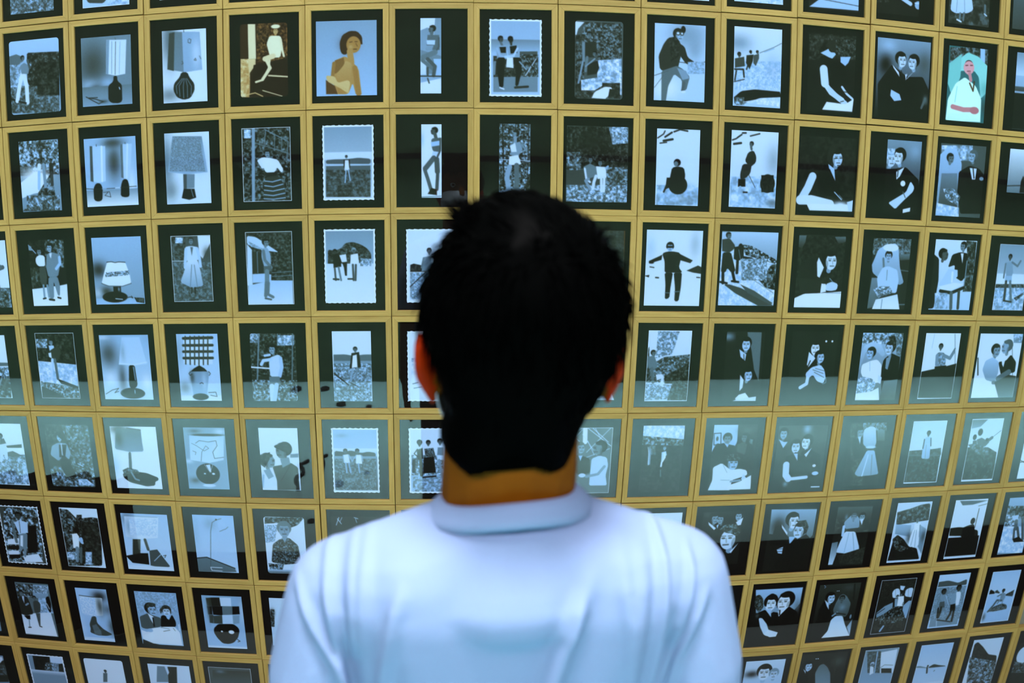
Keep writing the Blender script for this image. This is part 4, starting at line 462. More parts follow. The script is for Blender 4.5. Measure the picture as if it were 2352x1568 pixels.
7 11 14 -3 n -137 181 273 379|a groom facing a bride whose pale skirt glows at the bottom|b 6;g 22 5;k 32 203 30 56 29 6;s 12 11 231 9 244 114;h 80 4 87 92 40 1;p 4 24 164 49 108 81 130 102 189 126 220 119 278 110 371 16 363;p 84 49 104 81 130 89 174 71 148;G 50 34 127 133 145 82 165 70 192 86 231 141 226 209 213 237 134 211 118 181;h 40 16 165 103 25 0;k 62 178 166 28 29 6;s 60 11 122 220 150 198;s 20 8 146 202 209 217;G 86 96 145 222 192 225 219 286 270 374 78 375 111 327 118 249;G 60 84 237 308 264 256 270 374;e 60 248 235 6 15;e 85 122 48 3 3;e 85 133 48 3 3;s 75 2 29 4 40 14 33 22;k 14 246 172 19 29 8
8 10 12 -11 n -125 179 257 352|two dark-haired heads close together at the bottom edge|g 88 74;k 6 50 98 55 31 9;h 90 4 130 90 63 0;h 84 60 196 106 42 0
8 11 16 -2 n -167 196 317 382|a groom and a tulle-veiled bride low in a dim hall|g 14 8;k 34 264 70 58 48 7;s 20 7 233 16 254 157;h 80 4 60 87 39 1;p 4 3 129 30 100 71 139 95 264 -19 253;p 84 29 105 49 122 53 144;G 45 60 118 144 135 89 161 76 195 105 224 154 251 280 144 269;e 88 104 36 4 4;e 88 117 36 4 4
7 12 -1 5 w -121 182 245 381|two people on a terrace by arched windows and a dark bush|b 12;n 10 22 5 3 1 226 11 239 149 22 132;p 88 101 128 90 89 104 66 132 63 148 94 148 132;p 86 183 116 183 77 210 65 235 69 236 135 195 126;s 30 1 108 66 123 130;s 30 1 200 66 210 128;G 62 60 10 228 58 183 115 159 121 228 19 268;G 66 70 190 189 222 158 242 159 233 287 195 254;s 15 5 12 235 62 200;p 85 137 45 173 52 165 80 144 74;h 55 8 134 121 12 0;h 50 8 158 109 13 0;p 62 119 135 139 136 149 200 130 204;p 96 140 122 179 120 191 175 186 194 146 190;s 50 7 187 165 184 184;n 2 12 5 107 134 118 130 134 219 119 218;n 4 55 6 9 267 74 233 123 193 176 193 218 266 224 311 144 329 21 318;n 6 30 5 -2 326 91 309 229 311 232 367 36 364;s 70 13 64 362 81 328
7 13 -16 10 n -111 187 228 382|a man in an open shirt hand in hand with a bather, hills behind|g 84 80;p 35 5 48 74 43 150 65 211 43 217 85 4 87;g2 84 80 84 99;G 62 58 2 89 218 90 220 370 11 373;n 52 68 5 2 89 218 90 230 330 3 321;h 30 8 61 121 23 1;p 60 39 143 73 141 90 167 76 191 47 178;s 55 13 36 153 33 202 30 251;s 78 4 80 147 120 224;p 38 46 193 81 191 93 237 51 233;s 24 18 67 234 67 274 62 304;s 18 13 47 238 56 309;s 85 4 54 313 66 370;h 30 8 168 103 24 1;p 92 151 128 188 131 194 176 193 231 164 226 163 173;p 62 124 141 153 133 168 214 128 215 120 165;p 10 132 220 168 214 179 265 137 261;s 18 16 149 257 145 292 131 326;s 18 16 167 258 171 304 171 350;s 60 7 163 349 180 356;s 18 8 59 324 162 346
7 14 -16 13 w -111 176 217 371|a bather stretched out on a boulder by the sea|g 78 92;n 5 20 5 10 135 18 126 49 143 53 159 11 160;n 25 45 5 54 154 53 139 67 132 91 152 93 160;n 15 50 4 142 171 203 142 202 192 146 187;G 78 74 6 159 210 192 213 369 5 367;k 35 15 327 16 32 8;h 30 8 118 143 15 0;p 58 104 161 136 161 145 192 135 221 108 211;s 50 10 106 168 83 180;s 62 8 137 171 131 236;s 42 14 122 215 86 209 67 245 36 288;s 55 10 106 213 95 233;n 20 55 4 31 288 79 251 134 236 173 250 182 281 80 292
8 12 -1 10 w -123 187 239 394|a woman in white walking past a parked light car, bottom edge|g 60 70;n 30 50 7 12 10 111 14 141 184 50 174;s 75 7 87 17 100 179;G 92 90 113 25 229 10 238 194 141 184;s 40 3 132 147 161 123 223 132;p 20 142 148 219 156 228 193 151 185;h 55 80 70 111 18 0;p 92 58 123 84 131 95 179 69 193
8 13 -16 16 w -115 182 241 400|a lone figure on a wide flat beach under pale sky|g 78 94;p 28 90 177 130 154 170 167 225 178 223 189 112 185;g2 80 84 182 297;p 55 0 159 28 159 79 176 80 181 0 170;h 30 10 87 166 8 0;s 30 12 85 176 93 219;s 30 4 143 212 149 205
8 14 -16 16 w -119 182 232 400|a sheer wooded headland above a jumble of boulders|g 88 92;n 10 26 4 11 29 34 16 84 58 146 124 216 140 228 198 14 152;n 20 75 8 2 130 225 187 271 414 43 386
8 15 -16 16 n -136 118 231 336|a bright domed shape against dark, bottom right corner|b 12;e 88 57 99 53 68;n 15 60 7 -9 141 82 168 107 247 -2 234;k 50 15 -35 17 22 6
6 8 16 -9 n -87 186 238 383|a bright print of which one corner shows above the right shoulder|b 94
1 -1 -10 6 n -100 144 200 288|a piece of which only a sliver of wood shows, far left edge, topmost sliver|g 70 30;k 15 100 170 40 80 8;k 60 100 80 20 25 8
2 -1 0 3 n -100 144 200 288|a dark-matted strip at the left edge beside the forest path print|g 70 30;k 15 100 170 40 80 8;k 60 100 80 20 25 8
4 14 -16 16 n -100 144 200 288|only a bottom corner in sight at the right edge, beside the embracing couple|g 70 30;k 15 100 170 40 80 8;k 60 100 80 20 25 8
7 9 16 -16 n -100 144 200 288|a dark strip between the right sleeve and the smiling man in black|g 70 30;k 15 100 170 40 80 8;k 60 100 80 20 25 8
8 9 16 -16 n -100 144 200 288|a bare wooden corner beside the right sleeve near the bottom edge|g 70 30;k 15 100 170 40 80 8;k 60 100 80 20 25 8
8 3 -7 -16 n -100 144 200 288|a corner just left of the left sleeve at the bottom edge|g 70 30;k 15 100 170 40 80 8;k 60 100 80 20 25 8
3 6 0 0 n -100 144 200 288|one of those wholly hidden behind the person in white|g 70 30;k 15 100 170 40 80 8;k 60 100 80 20 25 8
4 6 0 0 n -100 144 200 288|one of those wholly hidden behind the person in white|g 70 30;k 15 100 170 40 80 8;k 60 100 80 20 25 8
5 6 0 0 n -100 144 200 288|one of those wholly hidden behind the person in white|g 70 30;k 15 100 170 40 80 8;k 60 100 80 20 25 8
6 5 7 16 n -100 144 200 288|one of those wholly hidden behind the person in white|g 70 30;k 15 100 170 40 80 8;k 60 100 80 20 25 8
6 6 0 0 n -100 144 200 288|one of those wholly hidden behind the person in white|g 70 30;k 15 100 170 40 80 8;k 60 100 80 20 25 8
6 7 0 0 n -100 144 200 288|one of those wholly hidden behind the person in white|g 70 30;k 15 100 170 40 80 8;k 60 100 80 20 25 8
7 4 0 0 n -100 144 200 288|one of those wholly hidden behind the person in white|g 70 30;k 15 100 170 40 80 8;k 60 100 80 20 25 8
7 5 0 0 n -100 144 200 288|one of those wholly hidden behind the person in white|g 70 30;k 15 100 170 40 80 8;k 60 100 80 20 25 8
7 6 0 0 n -100 144 200 288|one of those wholly hidden behind the person in white|g 70 30;k 15 100 170 40 80 8;k 60 100 80 20 25 8
7 7 0 0 n -100 144 200 288|one of those wholly hidden behind the person in white|g 70 30;k 15 100 170 40 80 8;k 60 100 80 20 25 8
7 8 0 0 n -100 144 200 288|one of those wholly hidden behind the person in white|g 70 30;k 15 100 170 40 80 8;k 60 100 80 20 25 8
8 4 0 0 n -100 144 200 288|one of those wholly hidden behind the person in white|g 70 30;k 15 100 170 40 80 8;k 60 100 80 20 25 8
8 5 0 0 n -100 144 200 288|one of those wholly hidden behind the person in white|g 70 30;k 15 100 170 40 80 8;k 60 100 80 20 25 8
8 6 0 0 n -100 144 200 288|one of those wholly hidden behind the person in white|g 70 30;k 15 100 170 40 80 8;k 60 100 80 20 25 8
8 7 0 0 n -100 144 200 288|one of those wholly hidden behind the person in white|g 70 30;k 15 100 170 40 80 8;k 60 100 80 20 25 8
8 8 0 0 n -100 144 200 288|one of those wholly hidden behind the person in white|g 70 30;k 15 100 170 40 80 8;k 60 100 80 20 25 8"""
for ln in DATA.strip().split('\n'):
    make_frame(ln)

# ------------------------------------------------------------------ the visitor, seen from behind
PX, PY = 0.066, -1.27
def sph(c, r, n=14, m=9):
    if not hasattr(r, '__len__'): r = (r, r, r)
    return [(c[0]+r[0]*math.sin(math.pi*j/m)*math.cos(2*math.pi*i/n), c[1]+r[1]*math.sin(math.pi*j/m)*math.sin(2*math.pi*i/n), c[2]+r[2]*math.cos(math.pi*j/m)) for j in range(m+1) for i in range(n)]
def hull(bm, *pts):
    vs = [bm.verts.new(p) for p in sum(pts, [])]
    r = bmesh.ops.convex_hull(bm, input=vs)
    kill = set(v for v in r['geom_interior'] if isinstance(v, bmesh.types.BMVert)) | set(v for v in r['geom_unused'] if isinstance(v, bmesh.types.BMVert))
    bmesh.ops.delete(bm, geom=list(kill), context='VERTS')
def fused(name, bm, voxel, smooth, mats, parent, post=None, pick=None, sub=0):
    me = bpy.data.meshes.new(name); bm.to_mesh(me); bm.free()
    tmp = link(bpy.data.objects.new(name, me))
    m = tmp.modifiers.new('r', 'REMESH'); m.mode = 'VOXEL'; m.voxel_size = voxel
    m = tmp.modifiers.new('s', 'SMOOTH'); m.factor = 0.5; m.iterations = smooth
    if sub: m = tmp.modifiers.new('u', 'SUBSURF'); m.levels = sub; m.render_levels = sub
    dg = bpy.context.evaluated_depsgraph_get(); dg.update()
    out = bpy.data.meshes.new_from_object(tmp.evaluated_get(dg))
    bpy.data.objects.remove(tmp)
    out.name = name
    out.materials.clear()
    for q in mats: out.materials.append(q)
    n = len(out.vertices); co = np.empty(n*3); out.vertices.foreach_get('co', co); co = co.reshape(-1, 3)
    if post is not None:
        no = np.empty(n*3); out.vertices.foreach_get('normal', no); no = no.reshape(-1, 3)
        co = post(co, no); out.vertices.foreach_set('co', co.ravel())
    if pick is not None:
        fc = np.empty(len(out.polygons)*3); out.polygons.foreach_get('center', fc); out.polygons.foreach_set('material_index', pick(fc.reshape(-1, 3)).astype(int))
    out.polygons.foreach_set('use_smooth', [True]*len(out.polygons)); out.update()
    return link(bpy.data.objects.new(name, out), parent)
SKIN = plain('warm_skin', (100, 55, 0), 0.7, 0.08, 60, 0.06)
EAR, nt, b = mat_new('ear_skin_glow')
b.inputs['Base Color'].default_value = (*lin((140, 34, 2)), 1); b.inputs['Roughness'].default_value = 0.5  # base colour carries the red glow of light through the ears
b.inputs['Specular IOR Level'].default_value = 0.05; b.inputs['Subsurface Weight'].default_value = 0.0; b.inputs['Subsurface Radius'].default_value = (0.02, 0.004, 0.001); b.inputs['Subsurface Scale'].default_value = 1.0
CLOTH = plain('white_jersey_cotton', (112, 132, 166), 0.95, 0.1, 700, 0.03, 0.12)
NAVY = plain('dark_trouser_cloth', (30, 34, 44), 0.95, 0.1, 300, 0.15)
HAIRM, nt, b = mat_new('black_hair')
b.inputs['Base Color'].default_value = (0.0006, 0.0007, 0.0007, 1); b.inputs['Roughness'].default_value = 0.35; b.inputs['Specular IOR Level'].default_value = 0.05; b.inputs['IOR'].default_value = 1.07
WHITE = plain('white_plastic', (170, 182, 190), 0.5, 0.4)
person = empty('person', (PX, PY, 0))
tag(person, 'person seen from behind, short black hair, white t-shirt, face mask edge showing', 'person')
HX = 0.007
# --- body: one continuous surface
bm = bmesh.new()
hull(bm, sph((HX, 0.0, 1.650), (0.075, 0.090, 0.096)), sph((HX, 0.02, 1.62), (0.068, 0.075, 0.05)))
hull(bm, sph((HX, 0.028, 1.60), (0.062, 0.066, 0.04)), sph((HX, 0.055, 1.556), (0.038, 0.036, 0.024)))
hull(bm, sph((HX, 0.094, 1.648), .008), sph((HX, 0.110, 1.614), (.013, .012, .009)), sph((HX, .085, 1.612), (.016, .012, .008)))
hull(bm, sph((HX-.022, 0.088, 1.585), .006), sph((HX+.022, 0.088, 1.585), .006), sph((HX, .096, 1.588), .007))
hull(bm, sph((HX-.022, 0.086, 1.574), .006), sph((HX+.022, 0.086, 1.574), .006), sph((HX, .093, 1.573), .008))
for s in (-1, 1): hull(bm, sph((HX+s*.015, .086, 1.668), .010), sph((HX+s*.045, .072, 1.668), .010))   # brow
hull(bm, sph((-.005, -.004, 1.42), (.067, .063, .05)), sph((HX-.008, .002, 1.58), (.063, .062, .04)))
for s in (-1, 1):
    e = HX+s*.076
    hull(bm, sph((e, .018, 1.600), (.006, .016, .026)), sph((e+s*(.014 if s > 0 else .019), .004, 1.612), (.004, .014, .024)), sph((e+s*.006, .012, 1.576), (.005, .008, .012)))
    hull(bm, sph((s*.03, -.008, 1.43), .038), sph((s*.135, -.01, 1.365), .042))
    hull(bm, sph((s*.145, -.005, 1.370), .045), sph((s*.200, -.02, 1.08), .036))
    hull(bm, sph((s*.200, -.02, 1.08), .036), sph((s*.212, .02, .86), .024))
    # hand: palm, thumb leaving its side, four unequal fingers
    hull(bm, sph((s*.212, .02, .855), (.016, .026, .02)), sph((s*.210, .03, .785), (.013, .040, .018)))
    for k, (dy, L) in enumerate(((.036, .070), (.012, .078), (-.012, .073), (-.035, .058))):
        a = (s*.210, .03+dy, .775); m_ = (s*(.210-.004), .033+dy*1.15, .775-L*.55); t_ = (s*(.210-.020), .036+dy*1.2, .775-L)
        hull(bm, sph(a, .0088, 8, 6), sph(m_, .0082, 8, 6)); hull(bm, sph(m_, .0082, 8, 6), sph(t_, .007, 8, 6))
    hull(bm, sph((s*.208, .050, .835), .011, 8, 6), sph((s*.200, .080, .80), .010, 8, 6)); hull(bm, sph((s*.200, .080, .80), .010, 8, 6), sph((s*.196, .088, .772), .008, 8, 6))
hull(bm, sph((0, 0, 1.33), (.155, .09, .10)), sph((0, 0, 1.0), (.13, .085, .1)))
def pick_body(c):
    return (np.abs(c[:, 0]-HX) > .0795) & (c[:, 2] > 1.55) & (c[:, 2] < 1.65)
body = fused('body', bm, 0.0038, 4, [SKIN, EAR], person, None, pick_body)
for s in (-1, 1):
    me = bpy.data.meshes.new('eye'); bm = bmesh.new(); bmesh.ops.create_uvsphere(bm, u_segments=16, v_segments=10, radius=.0115)
    bm.to_mesh(me); bm.free(); me.materials.append(WHITE); me.materials.append(HAIRM)
    for p_ in me.polygons:
        if p_.center.y > .0098: p_.material_index = 1
    o = link(bpy.data.objects.new('eye', me), body); o.location = (HX+s*.031, .0765, 1.652)
# --- hair
RAW = [(1.756, .060, .092), (1.750, .036, .114), (1.740, .021, .131), (1.7275, .016, .146), (1.7105, .002, .157), (1.6855, -.013, .171), (1.6605, -.02, .179),
       (1.6345, -.02, .180), (1.617, -.018, .176), (1.595, -.011, .168), (1.573, -.004, .158), (1.551, .003, .145), (1.528, -.002, .138), (1.508, -.002, .130)]
K = .923
def hair_surface():
    rows = [(1.8+(z-1.8)*K, a*K-PX, b_*K-PX) for z, a, b_ in RAW]
    zs = [r[0] for r in rows][::-1]; A = [r[1] for r in rows][::-1]; B = [r[2] for r in rows][::-1]
    def at(z): return np.interp(z, zs, A), np.interp(z, zs, B)
    def ring(z, n=72):
        a, b_ = at(z); cx_, hw = (a+b_)/2, (b_-a)/2
        zt, zb = zs[-1], zs[0]
        top = math.sqrt(max(0, 1-(max(0, z-1.665)/(zt+.003-1.665))**2))
        back = .098*top if z > 1.66 else np.interp(z, [1.53, 1.56, 1.60, 1.66], [.066, .079, .092, .098])
        front = .102*top if z > 1.70 else .03
        pts = []
        for i in range(n):
            t = 2*math.pi*i/n; c_, s_ = math.cos(t), math.sin(t)
            x = cx_+hw*np.sign(c_)*abs(c_)**.9
            y = (front if s_ > 0 else back)*s_
            if z <= 1.70 and s_ > 0:      # temples and face stay clear of hair
                x = cx_+(hw-.02*s_*1.2)*c_ if z > 1.62 else cx_+min(hw, .066)*c_*.96
            pts.append((x, y, z))
        return pts
    return rows, ring, zs
rows, ring, zs = hair_surface()
NZ = 44
zl = [zs[-1]+.0015-(zs[-1]+.0015-1.532)*(k/NZ)**1.25 for k in range(NZ+1)]
vs = []; fs = []
for z in zl: vs += ring(z)
n = 72
vs = [Vector(v) for v in vs]
for k, v in enumerate(vs):      # ragged nape: two lower corners, higher middle
    if v.z < 1.56 and v.y < 0:
        v.z += .010*math.cos((v.x+.004)/.038*math.pi)*(1.56-v.z)/.03
    q = noise.noise(Vector((v.x*38, v.y*38, v.z*24)))
    nrm = Vector((v.x-HX, v.y, (v.z-1.64)*.8)).normalized()
    v += nrm*q*.0035
for j in range(NZ):
    for i in range(n): fs.append((j*n+i, j*n+(i+1) % n, (j+1)*n+(i+1) % n, (j+1)*n+i))
fs.append(tuple(range(n))[::-1]); fs.append(tuple(NZ*n+i for i in range(n)))
rng = random.Random(3)
base_n = len(vs)
core = list(vs)
def strand(p, d, L, w, bend):
    side = d.cross(Vector((rng.uniform(-1, 1), rng.uniform(-1, 1), rng.uniform(-1, 1)))).normalized()
    up = d.cross(side).normalized(); b0 = len(vs)
    for k, (t, ww) in enumerate(((0, 1), (.4, .9), (.75, .55))):
        c_ = p+d*L*t+bend*L*t*t
        for a in (0, 2.1, 4.2): vs.append(c_+(side*math.cos(a)+up*math.sin(a))*w*ww)
    vs.append(p+d*L+bend*L)
    for k in range(2):
        for i in range(3): fs.append((b0+3*k+i, b0+3*k+(i+1) % 3, b0+3*k+3+(i+1) % 3, b0+3*k+3+i))
    for i in range(3): fs.append((b0+6+i, b0+6+(i+1) % 3, b0+9))
for s_ in range(5200):
    k = rng.randrange(len(core)); p = core[k]+Vector([rng.uniform(-.002, .002) for _ in range(3)])
    if p.z < 1.70 and p.y > .02: continue
    nrm = Vector((p.x-HX, p.y, (p.z-1.645)*.85)).normalized()
    down = Vector((0, 0, -1))-nrm*nrm.dot(Vector((0, 0, -1)))
    fwd = Vector((-.35, 1, .1)); fwd = fwd-nrm*nrm.dot(fwd)
    t = min(1, max(0, (p.z-1.69)/.05))
    d = (down.normalized()*(1-t)+fwd.normalized()*t+nrm*rng.uniform(.05, .28)*(1-.5*t)+Vector((rng.uniform(-.3, .3), rng.uniform(-.2, .2), rng.uniform(-.15, .15)))).normalized()
    L = rng.uniform(.008, .018) if p.z < 1.60 else rng.uniform(.014, .030)
    strand(p-nrm*.002, d, L, rng.uniform(.0007, .0014), -nrm*.22)
for s_ in range(600):           # the tuft that stands up on the left of the crown
    p = Vector((rng.uniform(-.046, -.022), rng.uniform(-.04, .03), rng.uniform(1.712, 1.730)))
    d = Vector((rng.uniform(-.55, .05), rng.uniform(-.3, .3), rng.uniform(.6, 1))).normalized()
    strand(p, d, rng.uniform(.016, .034), rng.uniform(.0008, .0016), Vector((-.18, 0, .0)))
for s_ in range(0):           # wisps down both sides of the nape
    sx = rng.choice((-1, 1)); x = -.004+sx*rng.uniform(.030, .052)
    strand(Vector((x, -.0655*math.sqrt(1-(x/.07)**2), rng.uniform(1.52, 1.545))), Vector((rng.uniform(-.15, .15)-sx*.1, .02, -1)).normalized(), rng.uniform(.008, .016), .0007, Vector((0, .03, 0)))
hair = mesh_obj('hair', vs, fs, HAIRM, person, smooth=True)
hair['label'] = 'short thick black hair with a tuft sticking up'
# --- t-shirt
FOLDS = [(6, 9, [(0.203, 1.472), (0.2, 1.445), (0.196, 1.348)]), (5, 8, [(0.232, 1.45), (0.23, 1.43), (0.213, 1.346)]), (6, 10, [(0.25, 1.417), (0.236, 1.386), (0.223, 1.346)]),
 (5, 14, [(0.135, 1.461), (0.117, 1.421), (0.102, 1.352)]), (3, 12, [(0.158, 1.476), (0.161, 1.433), (0.166, 1.404)]), (3, 14, [(0.178, 1.465), (0.177, 1.411)]),
 (5, 12, [(-0.033, 1.45), (-0.042, 1.422), (-0.055, 1.353)]), (4, 10, [(-0.086, 1.478), (-0.083, 1.429), (-0.083, 1.393)]), (6, 9, [(-0.141, 1.428), (-0.124, 1.398), (-0.1, 1.352)]),
 (6, 9, [(-0.107, 1.435), (-0.1, 1.407), (-0.095, 1.352)]), (4, 12, [(-0.071, 1.476), (-0.072, 1.415)]), (3, 10, [(-0.113, 1.475), (-0.107, 1.435)]), (5, 16, [(0.123, 1.441), (0.11, 1.399), (0.098, 1.352)])]
def seg_d(x, z, a, b_):
    dx, dz = b_[0]-a[0], b_[1]-a[1]; t = np.clip(((x-a[0])*dx+(z-a[1])*dz)/(dx*dx+dz*dz), 0, 1)
    return np.hypot(x-a[0]-t*dx, z-a[1]-t*dz), t
def drape(co, no):
    x, y, z = co[:, 0]+PX, co[:, 1], co[:, 2]
    d = np.zeros(len(co)); backf = np.clip((.03-y)/.05, 0, 1)
    for amp, wid, pts in FOLDS:
        pts = [(a, b_-.012) for a, b_ in pts]
        pts = pts+[(pts[-1][0]+(pts[-1][0]-pts[-2][0])*2.0, pts[-1][1]-.2)]
        best = np.full(len(co), 9.); along = np.zeros(len(co)); n_ = len(pts)-1
        for i in range(n_):
            q, t = seg_d(x, z, pts[i], pts[i+1]); m = q < best; best = np.where(m, q, best); along = np.where(m, (i+t)/n_, along)
        fade = np.clip(along*3.2, 0, 1)*np.clip((1-along)*3, 0, 1)
        wd = wid*1e-3*.62
        d += amp*1e-3*1.7*fade*(np.exp(-(best/wd)**2)-.35*np.exp(-(best/(wd*2.6))**2))
    # the sewn-in label showing through, and the seam under the collar
    for a, b_ in (((.033, 1.502), (.076, 1.503)), ((.033, 1.492), (.076, 1.493)), ((.033, 1.502), (.033, 1.490)), ((.076, 1.503), (.076, 1.490))):
        q, _ = seg_d(x, z, a, b_); d += .0011*np.exp(-(q/.0022)**2)*(y < 0)
    return co+no*(d*backf)[:, None]
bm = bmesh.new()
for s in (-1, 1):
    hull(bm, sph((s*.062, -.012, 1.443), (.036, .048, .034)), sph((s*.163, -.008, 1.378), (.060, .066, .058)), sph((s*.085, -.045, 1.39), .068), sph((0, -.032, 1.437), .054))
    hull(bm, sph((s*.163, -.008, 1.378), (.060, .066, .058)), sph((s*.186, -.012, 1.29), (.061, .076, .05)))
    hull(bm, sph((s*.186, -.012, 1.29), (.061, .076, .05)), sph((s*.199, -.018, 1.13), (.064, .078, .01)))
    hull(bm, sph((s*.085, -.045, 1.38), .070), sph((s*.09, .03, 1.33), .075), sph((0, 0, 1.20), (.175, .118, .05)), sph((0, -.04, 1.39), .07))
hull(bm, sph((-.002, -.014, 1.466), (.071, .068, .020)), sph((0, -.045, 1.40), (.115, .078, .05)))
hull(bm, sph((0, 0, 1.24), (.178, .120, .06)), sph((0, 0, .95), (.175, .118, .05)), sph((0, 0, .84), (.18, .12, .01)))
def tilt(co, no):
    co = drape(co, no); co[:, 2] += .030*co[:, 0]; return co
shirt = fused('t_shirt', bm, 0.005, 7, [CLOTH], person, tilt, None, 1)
# ribbed collar: a band standing round the neck
cvs, cfs = [], []
NC = 96
for i in range(NC):
    t = 2*math.pi*i/NC; c_, s_ = math.cos(t), math.sin(t)
    fr_ = max(0, s_)
    # neckline height: low at the middle of the back, high at the sides, lower again in front
    zt = 1.501-.015*c_*c_-.040*fr_**1.5+.006*c_
    rx, ry = .0615, .0655+.012*fr_
    # five points of the band section, inner top to outer hem
    for dr, dz in ((-.0015, -.010), (-.0012, -.002), (.0012, .0002), (.0050, -.005), (.0095, -.0115), (.0125, -.0180), (.0100, -.0215), (.000, -.0235)):
        cvs.append((-.004+(rx+dr*(1+.8*c_*c_))*c_, -.004+(ry+dr*1.05)*s_, zt+dz*(1+.25*c_*c_)))
M_ = 8
for i in range(NC):
    for k in range(M_-1): cfs.append((i*M_+k, ((i+1) % NC)*M_+k, ((i+1) % NC)*M_+k+1, i*M_+k+1))
col_o = mesh_obj('collar', cvs, cfs, CLOTH, shirt, smooth=True)
# --- trousers and shoes
bm = bmesh.new()
hull(bm, sph((0, 0, .93), (.15, .105, .06)), sph((0, -.01, .84), (.158, .115, .07)))
for s in (-1, 1):
    hull(bm, sph((s*.075, -.01, .84), (.085, .10, .07)), sph((s*.09, 0, .48), (.062, .065, .05)))
    hull(bm, sph((s*.09, 0, .48), (.062, .065, .05)), sph((s*.10, -.01, .09), (.052, .056, .03)))
fused('trousers', bm, 0.008, 5, [NAVY], person)
for s in (-1, 1):
    bm = bmesh.new()
    hull(bm, sph((s*.10, -.03, .03), (.038, .045, .03)), sph((s*.11, .15, .026), (.044, .05, .026)))
    hull(bm, sph((s*.10, -.02, .08), (.034, .04, .03)), sph((s*.105, .06, .05), (.034, .04, .03)))
    fused('shoe', bm, 0.006, 3, [plain('black_shoe', (20, 20, 22), .5)], person, lambda c, n_: np.column_stack([c[:, 0], c[:, 1], np.maximum(c[:, 2], .0035)]))
# --- face mask
mv, mf = [], []
NA, NR = 33, 9
for j in range(NR):
    z = 1.538+.092*j/(NR-1)
    for i in range(NA):
        t = math.pi*(-.04+1.08*i/(NA-1)); c_, s_ = math.cos(t), math.sin(t)
        prof_ = math.sin(math.pi*(.12+.76*j/(NR-1)))
        rx = .060+.016*prof_; ry = .062+.040*prof_+.012*max(0, s_)**6
        pinch = 1-.20*abs(c_)**4*abs(j-(NR-1)/2)/((NR-1)/2)
        mv.append((HX-(.004 if c_ < 0 else .010)+rx*c_, .018+ry*s_, 1.582+(z-1.582)*pinch))
for j in range(NR-1):
    for i in range(NA-1): mf.append((j*NA+i, j*NA+i+1, (j+1)*NA+i+1, (j+1)*NA+i))
mask = mesh_obj('face_mask', mv, mf, plain('white_mask_fabric', (165, 185, 200), .9, .1, 300, .03), person, smooth=True)
mask['label'] = 'white face mask'
sm = mask.modifiers.new('thick', 'SOLIDIFY'); sm.thickness = .0012
for s in (-1, 1):
    P_ = [Vector(q) for q in ((HX+s*.064, .034, 1.606), (HX+s*.070, .020, 1.616), (HX+s*.073, .008, 1.602), (HX+s*.072, .010, 1.580), (HX+s*.064, .024, 1.556))]
    tv, tf = [], []
    for i, q in enumerate(P_):
        d_ = (P_[min(i+1, 4)]-P_[max(i-1, 0)]).normalized(); a_ = d_.cross(Vector((1, .3, 0))).normalized(); b_ = d_.cross(a_)
        for k in range(8): tv.append(q+(a_*math.cos(k*math.pi/4)+b_*math.sin(k*math.pi/4))*.0015)
    for i in range(4):
        for k in range(8): tf.append((i*8+k, i*8+(k+1) % 8, i*8+8+(k+1) % 8, i*8+8+k))
    mesh_obj('ear_loop', tv, tf, WHITE, mask, smooth=True)
# ------------------------------------------------------------------ dark things added for the marks mirrored in the glass
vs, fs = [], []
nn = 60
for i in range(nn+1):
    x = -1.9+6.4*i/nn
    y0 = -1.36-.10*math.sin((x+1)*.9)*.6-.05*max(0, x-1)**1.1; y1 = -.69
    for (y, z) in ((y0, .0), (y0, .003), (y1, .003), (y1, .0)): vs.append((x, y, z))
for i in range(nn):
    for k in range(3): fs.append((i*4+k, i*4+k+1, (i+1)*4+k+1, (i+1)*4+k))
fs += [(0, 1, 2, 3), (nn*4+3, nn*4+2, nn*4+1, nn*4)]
o = mesh_obj('dark_floor_strip', vs, fs, plain('black_strip', (9, 6, 4), .95, .05, 200, .3)); tag(o, 'long black floor strip under the person, added to mirror as a dark band', 'floor_strip')  # black strip added on the floor to mirror as a dark band
vs, fs = [], []
nn, mm = 200, 3
for k in range(mm+1):
    z = .004+.66*k/mm
    for i in range(nn+1):
        u = i/nn; vs.append((-2.9+1.75*u, -.66+.022*math.sin(u*110)+.010*math.sin(u*47+1)+.004*k*math.sin(u*60), z))
for k in range(mm):
    for i in range(nn): fs.append((k*(nn+1)+i, k*(nn+1)+i+1, (k+1)*(nn+1)+i+1, (k+1)*(nn+1)+i))
o = mesh_obj('folding_screen', vs, fs, plain('black_curtain_cloth', (12, 16, 12), .9, .1, 40, .3), smooth=True); tag(o, 'low black pleated screen added at the foot of the wall, far left', 'screen')  # added to mirror as the dark streaked patch at the left
m_ = o.modifiers.new('thick', 'SOLIDIFY'); m_.thickness = .006

